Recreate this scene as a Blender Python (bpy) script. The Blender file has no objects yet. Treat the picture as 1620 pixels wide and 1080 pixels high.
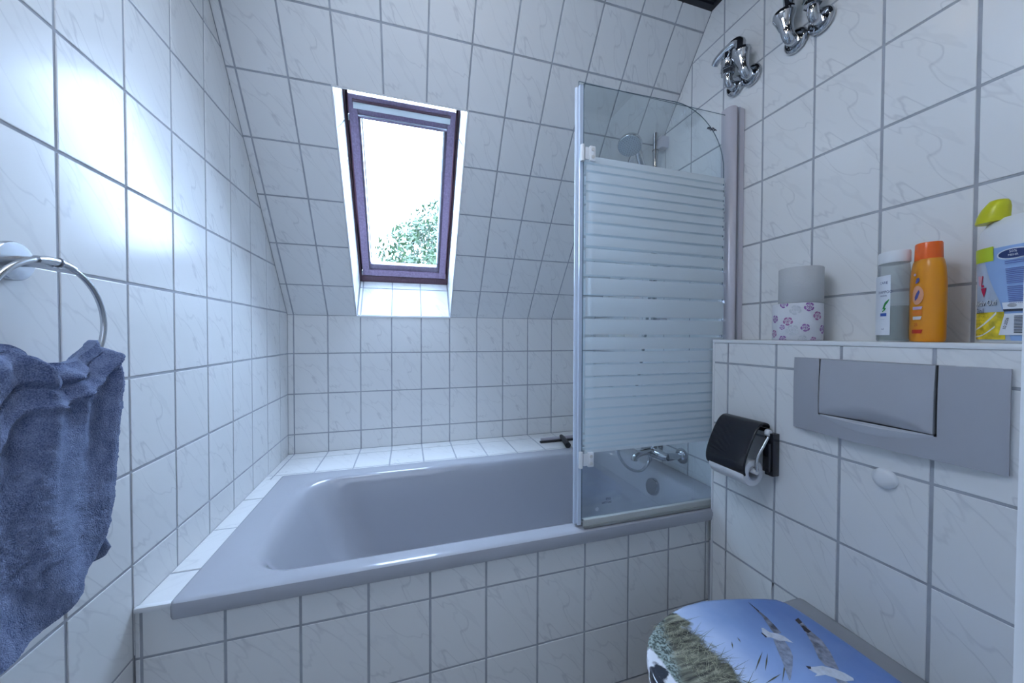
import bpy, bmesh, math, random
from mathutils import Vector, Matrix, noise
random.seed(7)
sc = bpy.context.scene
COL = sc.collection

# ------------------------------------------------------------------ camera, world, light, exposure
CAM = Vector((.5689, -1.9761, 1.0961))
YAW, PITCH, ROLL, FPX = .2891, -.0171, .0023, 555.1
fw = Vector((math.sin(YAW)*math.cos(PITCH), math.cos(YAW)*math.cos(PITCH), math.sin(PITCH)))
rt = Vector((math.cos(YAW), -math.sin(YAW), 0)); up = rt.cross(fw)
r2 = rt*math.cos(ROLL)+up*math.sin(ROLL); u2 = up*math.cos(ROLL)-rt*math.sin(ROLL)
cd = bpy.data.cameras.new('camera'); cam = bpy.data.objects.new('camera', cd); COL.objects.link(cam)
cd.sensor_width = 36; cd.lens = FPX/1620*36; cd.clip_start = .01
cam.matrix_world = Matrix(((r2.x, u2.x, -fw.x, CAM.x), (r2.y, u2.y, -fw.y, CAM.y), (r2.z, u2.z, -fw.z, CAM.z), (0, 0, 0, 1)))
sc.camera = cam
SKY = 29.0; HALL_FILL = 6.5; CEIL_FILL = 9.5
w = bpy.data.worlds.new('sky'); sc.world = w; w.use_nodes = True
bg = w.node_tree.nodes['Background']; bg.inputs[0].default_value = (.54, .71, 1, 1); bg.inputs[1].default_value = SKY
sc.view_settings.view_transform = 'Standard'; sc.view_settings.look = 'None'
sc.view_settings.gamma = 1; sc.view_settings.use_curve_mapping = False; sc.view_settings.exposure = 0

def area(name, loc, direction, sx, sy, power, color, portal=False):
    l = bpy.data.lights.new(name, 'AREA'); l.shape = 'RECTANGLE'; l.size = sx; l.size_y = sy; l.energy = power; l.color = color
    o = bpy.data.objects.new(name, l); COL.objects.link(o); o.location = loc
    o.rotation_euler = Vector(direction).to_track_quat('-Z', 'Y').to_euler()
    if portal: l.cycles.is_portal = True
    return o
ANG = .9183; CA, SA = math.cos(ANG), math.sin(ANG)
ES = Vector((0, -CA, SA)); EN = Vector((0, SA, CA)); S0 = Vector((0, 0, 1.1961))      # up the slope, outward, foot of the slope
def SP(x, d, t=0): return Vector((x, 0, 0))+S0+ES*d+EN*t
area('skylight_portal', SP(.553, .52, .30), -EN, .40, .76, 1, (1, 1, 1), True).rotation_euler = Matrix(((1, 0, 0), (0, ES.y, EN.y), (0, ES.z, EN.z))).to_euler()
area('hallway_fill', (.55, -2.75, 1.75), (0.05, 1, -.12), 1.0, 1.0, HALL_FILL, (.64, .77, 1))  # added fill from behind the camera, no actual hallway lamp
area('bathroom_fill', (.34, -1.42, 2.30), (.62, .05, -1), .5, .5, CEIL_FILL, (.68, .80, 1))  # added soft fill below the ceiling, has no fixture

# ------------------------------------------------------------------ materials
def mat(name, color=(.8, .8, .8), rough=.4, metal=0, bump=0, bscale=200, spec=.5, coat=0, trans=0, sheen=0, vary=0, vscale=8, sss=0):
    m = bpy.data.materials.new(name); m.use_nodes = True; nt = m.node_tree; b = nt.nodes['Principled BSDF']
    b.inputs['Base Color'].default_value = (*color, 1); b.inputs['Roughness'].default_value = rough; b.inputs['Metallic'].default_value = metal
    b.inputs['Specular IOR Level'].default_value = spec; b.inputs['Coat Weight'].default_value = coat; b.inputs['Coat Roughness'].default_value = .05
    b.inputs['Transmission Weight'].default_value = trans; b.inputs['Sheen Weight'].default_value = sheen
    tc = nt.nodes.new('ShaderNodeTexCoord')
    if bump:
        n = nt.nodes.new('ShaderNodeTexNoise'); n.inputs['Scale'].default_value = bscale; n.inputs['Detail'].default_value = 3
        nt.links.new(tc.outputs['Object'], n.inputs['Vector']); bp = nt.nodes.new('ShaderNodeBump'); bp.inputs['Strength'].default_value = bump
        bp.inputs['Distance'].default_value = .002; nt.links.new(n.outputs['Fac'], bp.inputs['Height']); nt.links.new(bp.outputs[0], b.inputs['Normal'])
    if vary:
        n = nt.nodes.new('ShaderNodeTexNoise'); n.inputs['Scale'].default_value = vscale; n.inputs['Detail'].default_value = 4
        nt.links.new(tc.outputs['Object'], n.inputs['Vector']); r = nt.nodes.new('ShaderNodeMapRange'); r.inputs[1].default_value = .3; r.inputs[2].default_value = .7
        r.inputs[3].default_value = 1-vary; r.inputs[4].default_value = 1+vary; nt.links.new(n.outputs['Fac'], r.inputs[0])
        mx = nt.nodes.new('ShaderNodeVectorMath'); mx.operation = 'SCALE'; mx.inputs[0].default_value = color
        nt.links.new(r.outputs[0], mx.inputs['Scale']); nt.links.new(mx.outputs[0], b.inputs['Base Color'])
    return m
def emit(name, color, s):
    m = bpy.data.materials.new(name); m.use_nodes = True; nt = m.node_tree; nt.nodes.clear()
    e = nt.nodes.new('ShaderNodeEmission'); e.inputs[0].default_value = (*color, 1); e.inputs[1].default_value = s
    o = nt.nodes.new('ShaderNodeOutputMaterial'); nt.links.new(e.outputs[0], o.inputs[0]); return m
def thin_glass(name, tint=(.93, .97, 1), base=.04, rough=0.0):
    m = bpy.data.materials.new(name); m.use_nodes = True; nt = m.node_tree; nt.nodes.clear()
    t = nt.nodes.new('ShaderNodeBsdfTransparent'); t.inputs[0].default_value = (*tint, 1)
    g = nt.nodes.new('ShaderNodeBsdfGlossy'); g.inputs['Roughness'].default_value = rough; g.inputs[0].default_value = (1, 1, 1, 1)
    lw = nt.nodes.new('ShaderNodeLayerWeight'); lw.inputs[0].default_value = .5
    pw = nt.nodes.new('ShaderNodeMath'); pw.operation = 'POWER'; pw.inputs[1].default_value = 4; nt.links.new(lw.outputs['Facing'], pw.inputs[0])
    f = nt.nodes.new('ShaderNodeMath'); f.operation = 'MULTIPLY_ADD'; f.inputs[1].default_value = .8; f.inputs[2].default_value = base; nt.links.new(pw.outputs[0], f.inputs[0])
    mx = nt.nodes.new('ShaderNodeMixShader'); o = nt.nodes.new('ShaderNodeOutputMaterial')
    nt.links.new(f.outputs[0], mx.inputs[0]); nt.links.new(t.outputs[0], mx.inputs[1]); nt.links.new(g.outputs[0], mx.inputs[2]); nt.links.new(mx.outputs[0], o.inputs[0])
    return m
def frosted(name):
    m = bpy.data.materials.new(name); m.use_nodes = True; nt = m.node_tree; nt.nodes.clear()
    t = nt.nodes.new('ShaderNodeBsdfTransparent'); t.inputs[0].default_value = (.95, .98, 1, 1)
    d = nt.nodes.new('ShaderNodeBsdfDiffuse'); d.inputs[0].default_value = (.90, .935, .95, 1)
    tl = nt.nodes.new('ShaderNodeBsdfTranslucent'); tl.inputs[0].default_value = (.90, .935, .95, 1)
    a = nt.nodes.new('ShaderNodeMixShader'); a.inputs[0].default_value = .45; b = nt.nodes.new('ShaderNodeMixShader'); b.inputs[0].default_value = .80
    o = nt.nodes.new('ShaderNodeOutputMaterial')
    nt.links.new(d.outputs[0], a.inputs[1]); nt.links.new(tl.outputs[0], a.inputs[2]); nt.links.new(t.outputs[0], b.inputs[1]); nt.links.new(a.outputs[0], b.inputs[2]); nt.links.new(b.outputs[0], o.inputs[0])
    return m
def tile_mat(name='marbled tile glaze'):
    m = bpy.data.materials.new(name); m.use_nodes = True; nt = m.node_tree; N = nt.nodes.new; L = nt.links.new; b = nt.nodes['Principled BSDF']
    tc = N('ShaderNodeTexCoord'); oi = N('ShaderNodeObjectInfo')
    off = N('ShaderNodeVectorMath'); off.operation = 'SCALE'; off.inputs[0].default_value = (.31, .17, .9)
    fl = N('ShaderNodeMath'); fl.operation = 'MULTIPLY'; fl.inputs[1].default_value = 5; L(oi.outputs['Random'], fl.inputs[0])
    f2 = N('ShaderNodeMath'); f2.operation = 'FLOOR'; L(fl.outputs[0], f2.inputs[0]); L(f2.outputs[0], off.inputs['Scale'])
    ad = N('ShaderNodeVectorMath'); ad.operation = 'ADD'; L(tc.outputs['Object'], ad.inputs[0]); L(off.outputs[0], ad.inputs[1])
    def vein(rot, sx, sy, scale, width, lo):
        mp = N('ShaderNodeMapping'); mp.vector_type = 'TEXTURE'; mp.inputs['Rotation'].default_value = (0, 0, rot); mp.inputs['Scale'].default_value = (sx, sy, 1); L(ad.outputs[0], mp.inputs[0])
        n = N('ShaderNodeTexNoise'); n.inputs['Scale'].default_value = scale; n.inputs['Detail'].default_value = 3; n.inputs['Roughness'].default_value = .45; n.inputs['Distortion'].default_value = .05
        L(mp.outputs[0], n.inputs['Vector'])
        s = N('ShaderNodeMath'); s.operation = 'SUBTRACT'; s.inputs[1].default_value = lo; L(n.outputs['Fac'], s.inputs[0])
        a = N('ShaderNodeMath'); a.operation = 'ABSOLUTE'; L(s.outputs[0], a.inputs[0])
        r = N('ShaderNodeMapRange'); r.interpolation_type = 'SMOOTHSTEP'; r.inputs[1].default_value = 0; r.inputs[2].default_value = width; r.inputs[3].default_value = 1; r.inputs[4].default_value = 0; L(a.outputs[0], r.inputs[0])
        return r.outputs[0]
    v1 = vein(math.radians(-53), 4.0, 1.0, 11, .0105, .5); v2 = vein(math.radians(-47), 4.6, 1.0, 14, .018, .45)
    c = N('ShaderNodeTexNoise'); c.inputs['Scale'].default_value = 9; L(ad.outputs[0], c.inputs['Vector'])
    cm = N('ShaderNodeMapRange'); cm.inputs[1].default_value = .25; cm.inputs[2].default_value = .60; L(c.outputs['Fac'], cm.inputs[0])
    q = N('ShaderNodeMath'); q.operation = 'MULTIPLY'; L(v1, q.inputs[0]); L(cm.outputs[0], q.inputs[1])
    q1 = N('ShaderNodeMath'); q1.operation = 'MULTIPLY'; L(q.outputs[0], q1.inputs[0]); q1.inputs[1].default_value = .31
    q2 = N('ShaderNodeMath'); q2.operation = 'MULTIPLY_ADD'; L(v2, q2.inputs[0]); q2.inputs[1].default_value = .10; L(q1.outputs[0], q2.inputs[2]); q2.use_clamp = True
    mx = N('ShaderNodeMix'); mx.data_type = 'RGBA'; mx.inputs[6].default_value = (.83, .84, .84, 1); mx.inputs[7].default_value = (.42, .43, .46, 1); L(q2.outputs[0], mx.inputs[0])
    L(mx.outputs[2], b.inputs['Base Color']); b.inputs['Roughness'].default_value = .21; b.inputs['Specular IOR Level'].default_value = .30
    n = N('ShaderNodeTexNoise'); n.inputs['Scale'].default_value = 7; n.inputs['Detail'].default_value = 2; L(ad.outputs[0], n.inputs['Vector'])
    bp = N('ShaderNodeBump'); bp.inputs['Strength'].default_value = .10; bp.inputs['Distance'].default_value = .004; L(n.outputs['Fac'], bp.inputs['Height']); L(bp.outputs[0], b.inputs['Normal'])
    return m
M_TILE = tile_mat()
M_GROUT = mat('grey grout', (.40, .42, .46), .9, bump=.3, bscale=900, vary=.12, vscale=20)
M_WHITE = mat('white plastic trim', (.82, .84, .86), .3, vary=.02)
M_PAINT = mat('white painted plaster', (.80, .81, .82), .7, vary=.03, bump=.1)
M_TUB = mat('grey enamel', (.43, .445, .49), .09, coat=.3, vary=.015, vscale=3)
M_CHROME = mat('polished chrome', (.50, .52, .55), .07, 1)
M_STEEL = mat('brushed steel', (.52, .54, .57), .27, 1, bump=.05, bscale=600)
M_BLACK = mat('black plastic', (.012, .013, .018), .17, bump=.02)
M_BLACKM = mat('matte black rubber', (.015, .016, .02), .5, bump=.2)
M_DARK = mat('dark stained ceiling boards', (.008, .010, .018), .45, vary=.3, vscale=12)
M_PLATE = mat('grey flush plate plastic', (.40, .41, .45), .32, bump=.02, bscale=900)
M_PLATE2 = mat('satin flush button plastic', (.42, .43, .47), .3)
M_PROFILE = mat('pale lacquered aluminium', (.62, .60, .66), .22, .1)
M_SEAL = mat('clear grey seal strip', (.60, .68, .80), .2)
M_GLASS = thin_glass('clear safety glass', (.955, .98, .99))
M_PANE = thin_glass('window glass', (.97, .99, 1))
M_FROST = frosted('frosted print on glass')
M_PAPER = mat('recycled tissue', (.55, .56, .57), .95, bump=.6, bscale=260)
M_PAPERW = mat('white tissue', (.82, .83, .85), .95, bump=.4, bscale=300)
M_CARD = mat('cardboard core', (.35, .32, .28), .9)
M_ORANGE = mat('orange yellow bottle plastic', (.80, .29, .008), .3)
M_ORCAP = mat('bright orange cap plastic', (.88, .13, .008), .22)
M_YEL = mat('lime yellow cap plastic', (.62, .60, .01), .35)
M_CER = mat('grey ceramic', (.30, .31, .335), .12, coat=.4)
def flat(name, c, r=.4): return mat(name, c, r)

# ------------------------------------------------------------------ mesh helpers
def mesh(name, verts, faces, smooth=False):
    m = bpy.data.meshes.new(name); m.from_pydata([tuple(v) for v in verts], [], faces); m.update()
    if smooth: m.polygons.foreach_set('use_smooth', [True]*len(m.polygons))
    return m
def link(name, me, material=None, parent=None, loc=None, mw=None):
    o = bpy.data.objects.new(name, me); COL.objects.link(o)
    if material and me and len(me.materials) == 0: me.materials.append(material)
    if mw is not None: o.matrix_world = mw
    elif loc is not None: o.location = loc
    if parent: o.parent = parent
    return o
def tag(o, label=None, cat=None, group=None, kind=None):
    for k, v in (('label', label), ('category', cat), ('group', group), ('kind', kind)):
        if v: o[k] = v
    return o
def thing(name, loc, label, cat, group=None, rot=None):
    o = bpy.data.objects.new(name, None); o.empty_display_size = .05; COL.objects.link(o); o.location = loc
    if rot: o.rotation_euler = rot
    return tag(o, label, cat, group)
class MB:
    """collects shapes, world or local coordinates as given"""
    def __init__(s): s.v = []; s.f = []; s.sm = []
    def add(s, verts, faces, smooth=False):
        b = len(s.v); s.v += [Vector(v) for v in verts]; s.f += [tuple(i+b for i in f) for f in faces]; s.sm += [smooth]*len(faces); return s
    def box(s, x0, x1, y0, y1, z0, z1, bev=0, M=None):
        bm = bmesh.new(); bmesh.ops.create_cube(bm, size=1)
        for v in bm.verts: v.co = Vector((x0+(v.co.x+.5)*(x1-x0), y0+(v.co.y+.5)*(y1-y0), z0+(v.co.z+.5)*(z1-z0)))
        if bev: bmesh.ops.bevel(bm, geom=bm.edges[:], offset=bev, segments=2, affect='EDGES', profile=.6)
        bm.normal_update(); bm.verts.index_update()
        vs = [v.co.copy() if M is None else M @ v.co for v in bm.verts]; fs = [[v.index for v in f.verts] for f in bm.faces]; bm.free()
        return s.add(vs, fs, bool(bev))
    def loft(s, rings, cap0=True, cap1=True, smooth=True, closed=True):
        n = len(rings[0]); vs = [p for r in rings for p in r]; fs = []
        for k in range(len(rings)-1):
            for i in range(n if closed else n-1):
                j = (i+1) % n; fs.append((k*n+i, k*n+j, (k+1)*n+j, (k+1)*n+i))
        s.add(vs, fs, smooth)
        if cap0: s.add(rings[0], [tuple(range(n-1, -1, -1))])
        if cap1: s.add(rings[-1], [tuple(range(n))])
        return s
    def lathe(s, prof, c, axis=(0, 0, 1), seg=32, smooth=True, cap=True, sxy=(1, 1)):
        q = Vector(axis).to_track_quat('Z', 'Y'); c = Vector(c)
        rings = [[c+q @ Vector((r*math.cos(2*math.pi*i/seg)*sxy[0], r*math.sin(2*math.pi*i/seg)*sxy[1], h)) for i in range(seg)] for r, h in prof]
        return s.loft(rings, cap, cap, smooth)
    def tube(s, pts, r, seg=12, cap=True, res=0):
        pts = [Vector(p) for p in pts]; rad = r if isinstance(r, (list, tuple)) else [r]*len(pts)
        if res:
            np_, nr = [], []
            for i in range(len(pts)-1):
                p0 = pts[max(i-1, 0)]; p1 = pts[i]; p2 = pts[i+1]; p3 = pts[min(i+2, len(pts)-1)]
                for k in range(res):
                    t = k/res; np_.append(.5*((2*p1)+(p2-p0)*t+(2*p0-5*p1+4*p2-p3)*t*t+(3*p1-p0-3*p2+p3)*t**3)); nr.append(rad[i]*(1-t)+rad[i+1]*t)
            np_.append(pts[-1]); nr.append(rad[-1]); pts, rad = np_, nr
        rings = []; prev = None
        for i, p in enumerate(pts):
            t = (pts[min(i+1, len(pts)-1)]-pts[max(i-1, 0)]).normalized()
            if prev is None: a = t.orthogonal().normalized()
            else: a = (prev-t*prev.dot(t)).normalized()
            prev = a; b = t.cross(a)
            rings.append([p+(a*math.cos(2*math.pi*k/seg)+b*math.sin(2*math.pi*k/seg))*rad[i] for k in range(seg)])
        return s.loft(rings, cap, cap)
    def build(s, name, material, parent=None, base=None):
        """vertices are world coordinates; the object's origin is base (default: parent's location)"""
        pl = parent.matrix_world.translation.copy() if parent else Vector()
        if parent: pl = world_loc(parent)
        b = Vector(base) if base is not None else (pl if parent else s.v[0].copy()*0)
        if base is None and not parent:
            mn = [min(v[i] for v in s.v) for i in range(3)]; mx_ = [max(v[i] for v in s.v) for i in range(3)]
            b = Vector(((mn[0]+mx_[0])/2, (mn[1]+mx_[1])/2, mn[2]))
        me = bpy.data.meshes.new(name); me.from_pydata([tuple(v-b) for v in s.v], [], s.f); me.update()
        me.polygons.foreach_set('use_smooth', s.sm)
        bm = bmesh.new(); bm.from_mesh(me); bmesh.ops.remove_doubles(bm, verts=bm.verts, dist=1e-5); bmesh.ops.recalc_face_normals(bm, faces=bm.faces); bm.to_mesh(me); bm.free()
        sharpen(me)
        o = link(name, me, material, parent, loc=b-pl if parent else b)
        return o
def sharpen(me, ang=.9):
    bm = bmesh.new(); bm.from_mesh(me)
    for e in bm.edges:
        if len(e.link_faces) == 2 and e.calc_face_angle(0) > ang: e.smooth = False
    bm.to_mesh(me); bm.free()
def world_loc(o):
    v = Vector(o.location); p = o.parent
    while p: v = v+Vector(p.location); p = p.parent
    return v
def poly_prism(mb, pts, h):
    """pts: 3-D polygon, h: extrusion vector"""
    n = len(pts); h = Vector(h); a = [Vector(p) for p in pts]; b = [p+h for p in a]
    return mb.add(a+b, [tuple(range(n))]+[tuple(range(2*n-1, n-1, -1))]+[(i, i+n, (i+1) % n+n, (i+1) % n) for i in range(n)])
def struct(name, mb, m, label=None, parent=None):
    o = mb.build(name, m, parent); o['kind'] = 'structure'
    if label: o['label'] = label
    return o

# ------------------------------------------------------------------ tiles: every tile an object of its own
TW, TH, GR = .1534, .202, .0058
def clip(poly, a, b, c):
    """keep a*x+b*y<=c"""
    out = []
    for i, p in enumerate(poly):
        q = poly[(i+1) % len(poly)]; dp = a*p[0]+b*p[1]-c; dq = a*q[0]+b*q[1]-c
        if dp <= 0: out.append(p)
        if (dp < 0 < dq) or (dq < 0 < dp):
            t = dp/(dp-dq); out.append((p[0]+(q[0]-p[0])*t, p[1]+(q[1]-p[1])*t))
    return out
def inset(poly, e):
    n = len(poly); out = []
    for i in range(n):
        p0, p1, p2 = (Vector(poly[(i+k) % n]) for k in (-1, 0, 1))
        d1 = (p1-p0).normalized(); d2 = (p2-p1).normalized(); n1 = Vector((-d1.y, d1.x)); n2 = Vector((-d2.y, d2.x))
        m = n1+n2; k = 1+n1.dot(n2)
        out.append(tuple(p1+m*(e/max(k, .15))))
    return out
def area2(p): return .5*sum(p[i][0]*p[(i+1) % len(p)][1]-p[(i+1) % len(p)][0]*p[i][1] for i in range(len(p)))
def tile_mesh(poly):
    n = len(poly); vs = []; fs = []
    for ins, z in ((0, -.007), (0, -.0011), (.0004, -.0003), (.0013, 0)):
        vs += [(x, y, z) for x, y in (poly if ins == 0 else inset(poly, ins))]
    for k in range(3):
        for i in range(n): fs.append((k*n+i, k*n+(i+1) % n, (k+1)*n+(i+1) % n, (k+1)*n+i))
    fs.append(tuple(range(3*n, 4*n))); me = mesh('tile', vs, fs, True)
    me.polygons[len(fs)-1].use_smooth = False
    sharpen(me, .12)
    me.materials.append(M_TILE); return me
FULL = {}
NT = 0
def tiles(parent, O, U, V, region, u0, v0, urange, vrange, pw=TW, ph=TH, skip=None, extra_u=None):
    """grid on the plane O+u*U+v*V, faces along U x V; region: convex polygons counter-clockwise in (u, v)"""
    global NT
    O = Vector(O); U = Vector(U).normalized(); V = Vector(V).normalized(); Nn = U.cross(V)
    pl = world_loc(parent)
    for i in range(*urange):
        for j in range(*vrange):
            a0, a1, b0, b1 = u0+i*pw+GR/2, u0+(i+1)*pw-GR/2, v0+j*ph+GR/2, v0+(j+1)*ph-GR/2
            if skip and skip(a0, a1, b0, b1): continue
            for reg in region:
                p = [(a0, b0), (a1, b0), (a1, b1), (a0, b1)]; full = True
                for k in range(len(reg)):
                    x0, y0 = reg[k]; x1, y1 = reg[(k+1) % len(reg)]; L = math.hypot(x1-x0, y1-y0)
                    a, b = (y1-y0)/L, -(x1-x0)/L
                    q = clip(p, a, b, a*x0+b*y0-.0010)
                    p = q
                    if len(p) < 3: break
                if len(p) < 3: continue
                r = []
                for v in p:
                    if not r or math.hypot(v[0]-r[-1][0], v[1]-r[-1][1]) > .0015: r.append(v)
                if len(r) > 2 and math.hypot(r[0][0]-r[-1][0], r[0][1]-r[-1][1]) <= .0015: r.pop()
                if len(r) < 3 or area2(r) < .00006: continue
                xs = [v[0] for v in r]; ys = [v[1] for v in r]
                if min(max(xs)-min(xs), max(ys)-min(ys)) < .005: continue
                cx, cy = (min(xs)+max(xs))/2, (min(ys)+max(ys))/2
                isfull = len(r) == 4 and abs(area2(r)-(pw-GR)*(ph-GR)) < 1e-6
                if isfull:
                    if (pw, ph) not in FULL: FULL[(pw, ph)] = tile_mesh([(x-cx, y-cy) for x, y in r])
                    me = FULL[(pw, ph)]
                else: me = tile_mesh([(x-cx, y-cy) for x, y in r])
                o = bpy.data.objects.new('tile', me); COL.objects.link(o); o.parent = parent
                jit = [random.uniform(-.0007, .0007) for _ in range(2)]
                nn = (Nn+U*jit[0]+V*jit[1]).normalized(); uu = (U-nn*U.dot(nn)).normalized(); vv = nn.cross(uu)
                c = O+U*cx+V*cy-pl+Nn*random.uniform(-.0002, .0002)
                o.matrix_local = Matrix(((uu.x, vv.x, nn.x, c.x), (uu.y, vv.y, nn.y, c.y), (uu.z, vv.z, nn.z, c.z), (0, 0, 0, 1))); NT += 1

RX, FZ, CY, CZ, NEAR = 1.696, 1.1961, -.879, 2.347, -1.87     # right wall, foot of slope, slope top, ceiling, doorway wall
LZ = .503; BX = 1.555; BZ = 1.084; AY = -1.026; OX0, OX1, OD = .316, .797, .978
G = .0016
# slope line in (y,z): z = FZ + (-y)*SA/CA
wl = MB(); poly_prism(wl, [(-G, NEAR, 0), (-G, .25, 0), (-G, .25, 2.6), (-G, NEAR, 2.6)], (-.12, 0, 0)); wl = struct('wall_left', wl, M_GROUT)
reg = [[(NEAR, 0), (0, LZ), (0, FZ), (CY, CZ), (NEAR, CZ)]]
reg = [[(NEAR, 0), (AY-.0, 0), (AY, CZ), (NEAR, CZ)], [(AY, LZ), (0, LZ), (0, FZ), (CY, CZ), (AY, CZ)]]
tiles(wl, (0, 0, 0), (0, 1, 0), (0, 0, 1), [[(NEAR, 0), (-.0, 0), (0, FZ), (CY, CZ), (NEAR, CZ)]], -1.1813, 1.2054, (-5, 9), (-6, 6), skip=lambda a0, a1, b0, b1: (a0 > -1.03 and b1 < LZ) )
wb = MB(); poly_prism(wb, [(-.1, G, 0), (-.1, .25, 0), (-.1, .25, 1.347), (-.1, .199, 1.347), (-.1, G, FZ-.001)], (RX+.2, 0, 0))
poly_prism(wb, [(OX0-.03, G*2, FZ-.06), (OX0-.03, .05, FZ-.06), (OX0-.03, .3, 1.0), (OX0-.03, .3, 1.48), (OX0-.03, .148+.003, 1.397-.002), (OX0-.03, G*2+.001, FZ-.003)], (OX1-OX0+.06, 0, 0))
wb = struct('wall_back', wb, M_GROUT)
tiles(wb, (0, 0, 0), (1, 0, 0), (0, 0, 1), [[(0, LZ), (RX, LZ), (RX, FZ), (0, FZ)]], .0267, 1.2054, (-1, 11), (-4, 1))
ws = MB()
for x0, x1, d0, d1 in ((-.1, OX0-G, -.02, 1.75), (OX1+G, RX+.1, -.02, 1.75), (OX0-G, OX1+G, OD+G, 1.75)):
    poly_prism(ws, [SP(x0, d0, G), SP(x1, d0, G), SP(x1, d1, G), SP(x0, d1, G)], EN*.36)
ws = struct('wall_slope', ws, M_GROUT)
tiles(ws, S0, (1, 0, 0), ES, [[(0, 0), (OX0-.004, 0), (OX0-.004, OD+.002), (0, OD+.002)], [(OX1+.002, 0), (RX, 0), (RX, OD+.002), (OX1+.002, OD+.002)], [(0, OD+.002), (RX, OD+.002), (RX, 1.466), (0, 1.466)]], .0267, .1714, (-1, 11), (-1, 7))
# skylight reveals
DB = math.atan2(.07, .24); MV = (EN*.24+ES*.07).normalized(); ML = math.hypot(.24, .07)
tiles(ws, SP(OX0, 0), EN, ES, [[(0.004, .004), (.237, .075), (.237, OD), (0.004, OD)]], -.002, .08, (0, 2), (-1, 6), pw=TH, ph=TW)
tiles(ws, SP(OX1, 0), ES, EN, [[(.004, .004), (OD, .004), (OD, .237), (.075, .237)]], .08, -.002, (-1, 6), (0, 2), pw=TW, ph=TH)
tiles(wb, SP(0, .0, 0), (1, 0, 0), MV, [[(OX0+.003, .006), (OX1-.003, .006), (OX1-.003, ML), (OX0+.003, ML)]], .0267, -.002, (1, 6), (0, 2))
tiles(ws, SP(0, OD, 0), EN, (1, 0, 0), [[(.004, OX0), (.237, OX0), (.237, OX1), (.004, OX1)]], -.002, .0267, (0, 2), (1, 6), pw=TH, ph=TW)
wr = MB(); poly_prism(wr, [(RX+G, NEAR, 0), (RX+G, .25, 0), (RX+G, .25, 2.6), (RX+G, NEAR, 2.6)], (.12, 0, 0)); wr = struct('wall_right', wr, M_GROUT)
tiles(wr, (RX, 0, 0), (0, -1, 0), (0, 0, 1), [[(0, LZ-.1), (-NEAR, LZ-.1), (-NEAR, CZ+.01), (-CY+.008, CZ+.01), (0, FZ)]], 1.0886, 1.8122, (-8, 6), (-8, 3), skip=lambda a0, a1, b0, b1: (a0 > 1.05 and b1 < BZ) or b1 < .36)
# cistern box wall
bxw = MB().box(BX+G, RX+.02, NEAR, -1.0275, 0, .40).box(BX+G, RX+.02, NEAR, -1.042, .39, BZ-.004); bxw = struct('wall_cistern_box', bxw, M_GROUT)
tiles(bxw, (BX, 0, 0), (0, -1, 0), (0, 0, 1), [[(1.043, 0), (-NEAR, 0), (-NEAR, 1.074), (1.043, 1.074)]], 1.0946, 1.0078, (-1, 6), (-5, 1))
tiles(bxw, (0, 0, BZ), (0, -1, 0), (1, 0, 0), [[(1.043, BX+.008), (-NEAR, BX+.008), (-NEAR, RX), (1.043, RX)]], 1.0946, BX+.004, (-1, 6), (0, 1))
tiles(bxw, (0, -1.040, 0), (-1, 0, 0), (0, 0, 1), [[(-RX, LZ), (-BX-.002, LZ), (-BX-.002, 1.074), (-RX, 1.074)]], -RX, 1.0078, (0, 1), (-4, 1))
t1 = MB().box(BX-.003, BX+.009, NEAR, -1.037, BZ-.011, BZ+.0005, .003); struct('trim_1', t1, M_WHITE, 'white rounded edge strip along the shelf over the toilet')
t2 = MB().box(BX-.002, BX+.006, -1.0435, -1.0365, .0, BZ-.011, .002); struct('trim_2', t2, M_WHITE, 'thin upright white edge strip at the tub end of the cistern box')
# apron
ap = struct('wall_tub_front', MB().box(0, BX+.03, AY+G, AY+.03, 0, LZ-.034).box(0, .066, AY+G, AY+.03, LZ-.034, LZ-.003), M_GROUT)
lb = struct('ledge_back', MB().box(0, RX, -.316, 0, LZ-.04, LZ-.0016), M_GROUT); ll = struct('ledge_left', MB().box(0, .066, AY+.03, -.318, LZ-.04, LZ-.0016), M_GROUT)
tiles(ap, (0, AY, 0), (1, 0, 0), (0, 0, 1), [[(0, 0), (BX+.02, 0), (BX+.02, LZ-.004), (0, LZ-.004)]], .0112, .3913, (-1, 11), (-2, 1))
tiles(lb, (0, 0, LZ), (1, 0, 0), (0, 1, 0), [[(.0, -.322), (RX, -.322), (RX, 0), (0, 0)]], .0267, -.079, (-1, 11), (-2, 1))
tiles(ll, (0, 0, LZ), (0, 1, 0), (-1, 0, 0), [[(AY+.006, -.068), (-.322, -.068), (-.322, 0), (AY+.006, 0)]], -.302-4*.202, -.153, (-1, 6), (0, 1), pw=TH, ph=TW)
t3 = MB().box(0.001, .069, AY-.006, AY+.007, LZ-.009, LZ+.003, .004); struct('trim_3', t3, M_WHITE, 'short white rounded edge strip at the tub corner by the wall')
# skylight edge trims
def slope_box(mb, x0, x1, d0, d1, t0, t1, bev=0):
    Mx = Matrix(((1, 0, 0, 0), (0, ES.y, EN.y, 0), (0, ES.z, EN.z, S0.z), (0, 0, 0, 1)))
    return mb.box(x0, x1, d0, d1, t0, t1, bev, Mx)
tr = MB(); slope_box(tr, OX0-.004, OX0+.002, .0, OD+.004, -.0025, .006, .0015); slope_box(tr, OX1-.002, OX1+.004, .0, OD+.004, -.0025, .006, .0015); slope_box(tr, OX0-.004, OX1+.004, OD-.002, OD+.004, -.0025, .006, .0015)
tr.box(OX0, OX1, -.004, .007, FZ-.007, FZ+.004, .003)
struct('trim_4', tr, M_WHITE, 'white edge strip framing the skylight opening')
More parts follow.
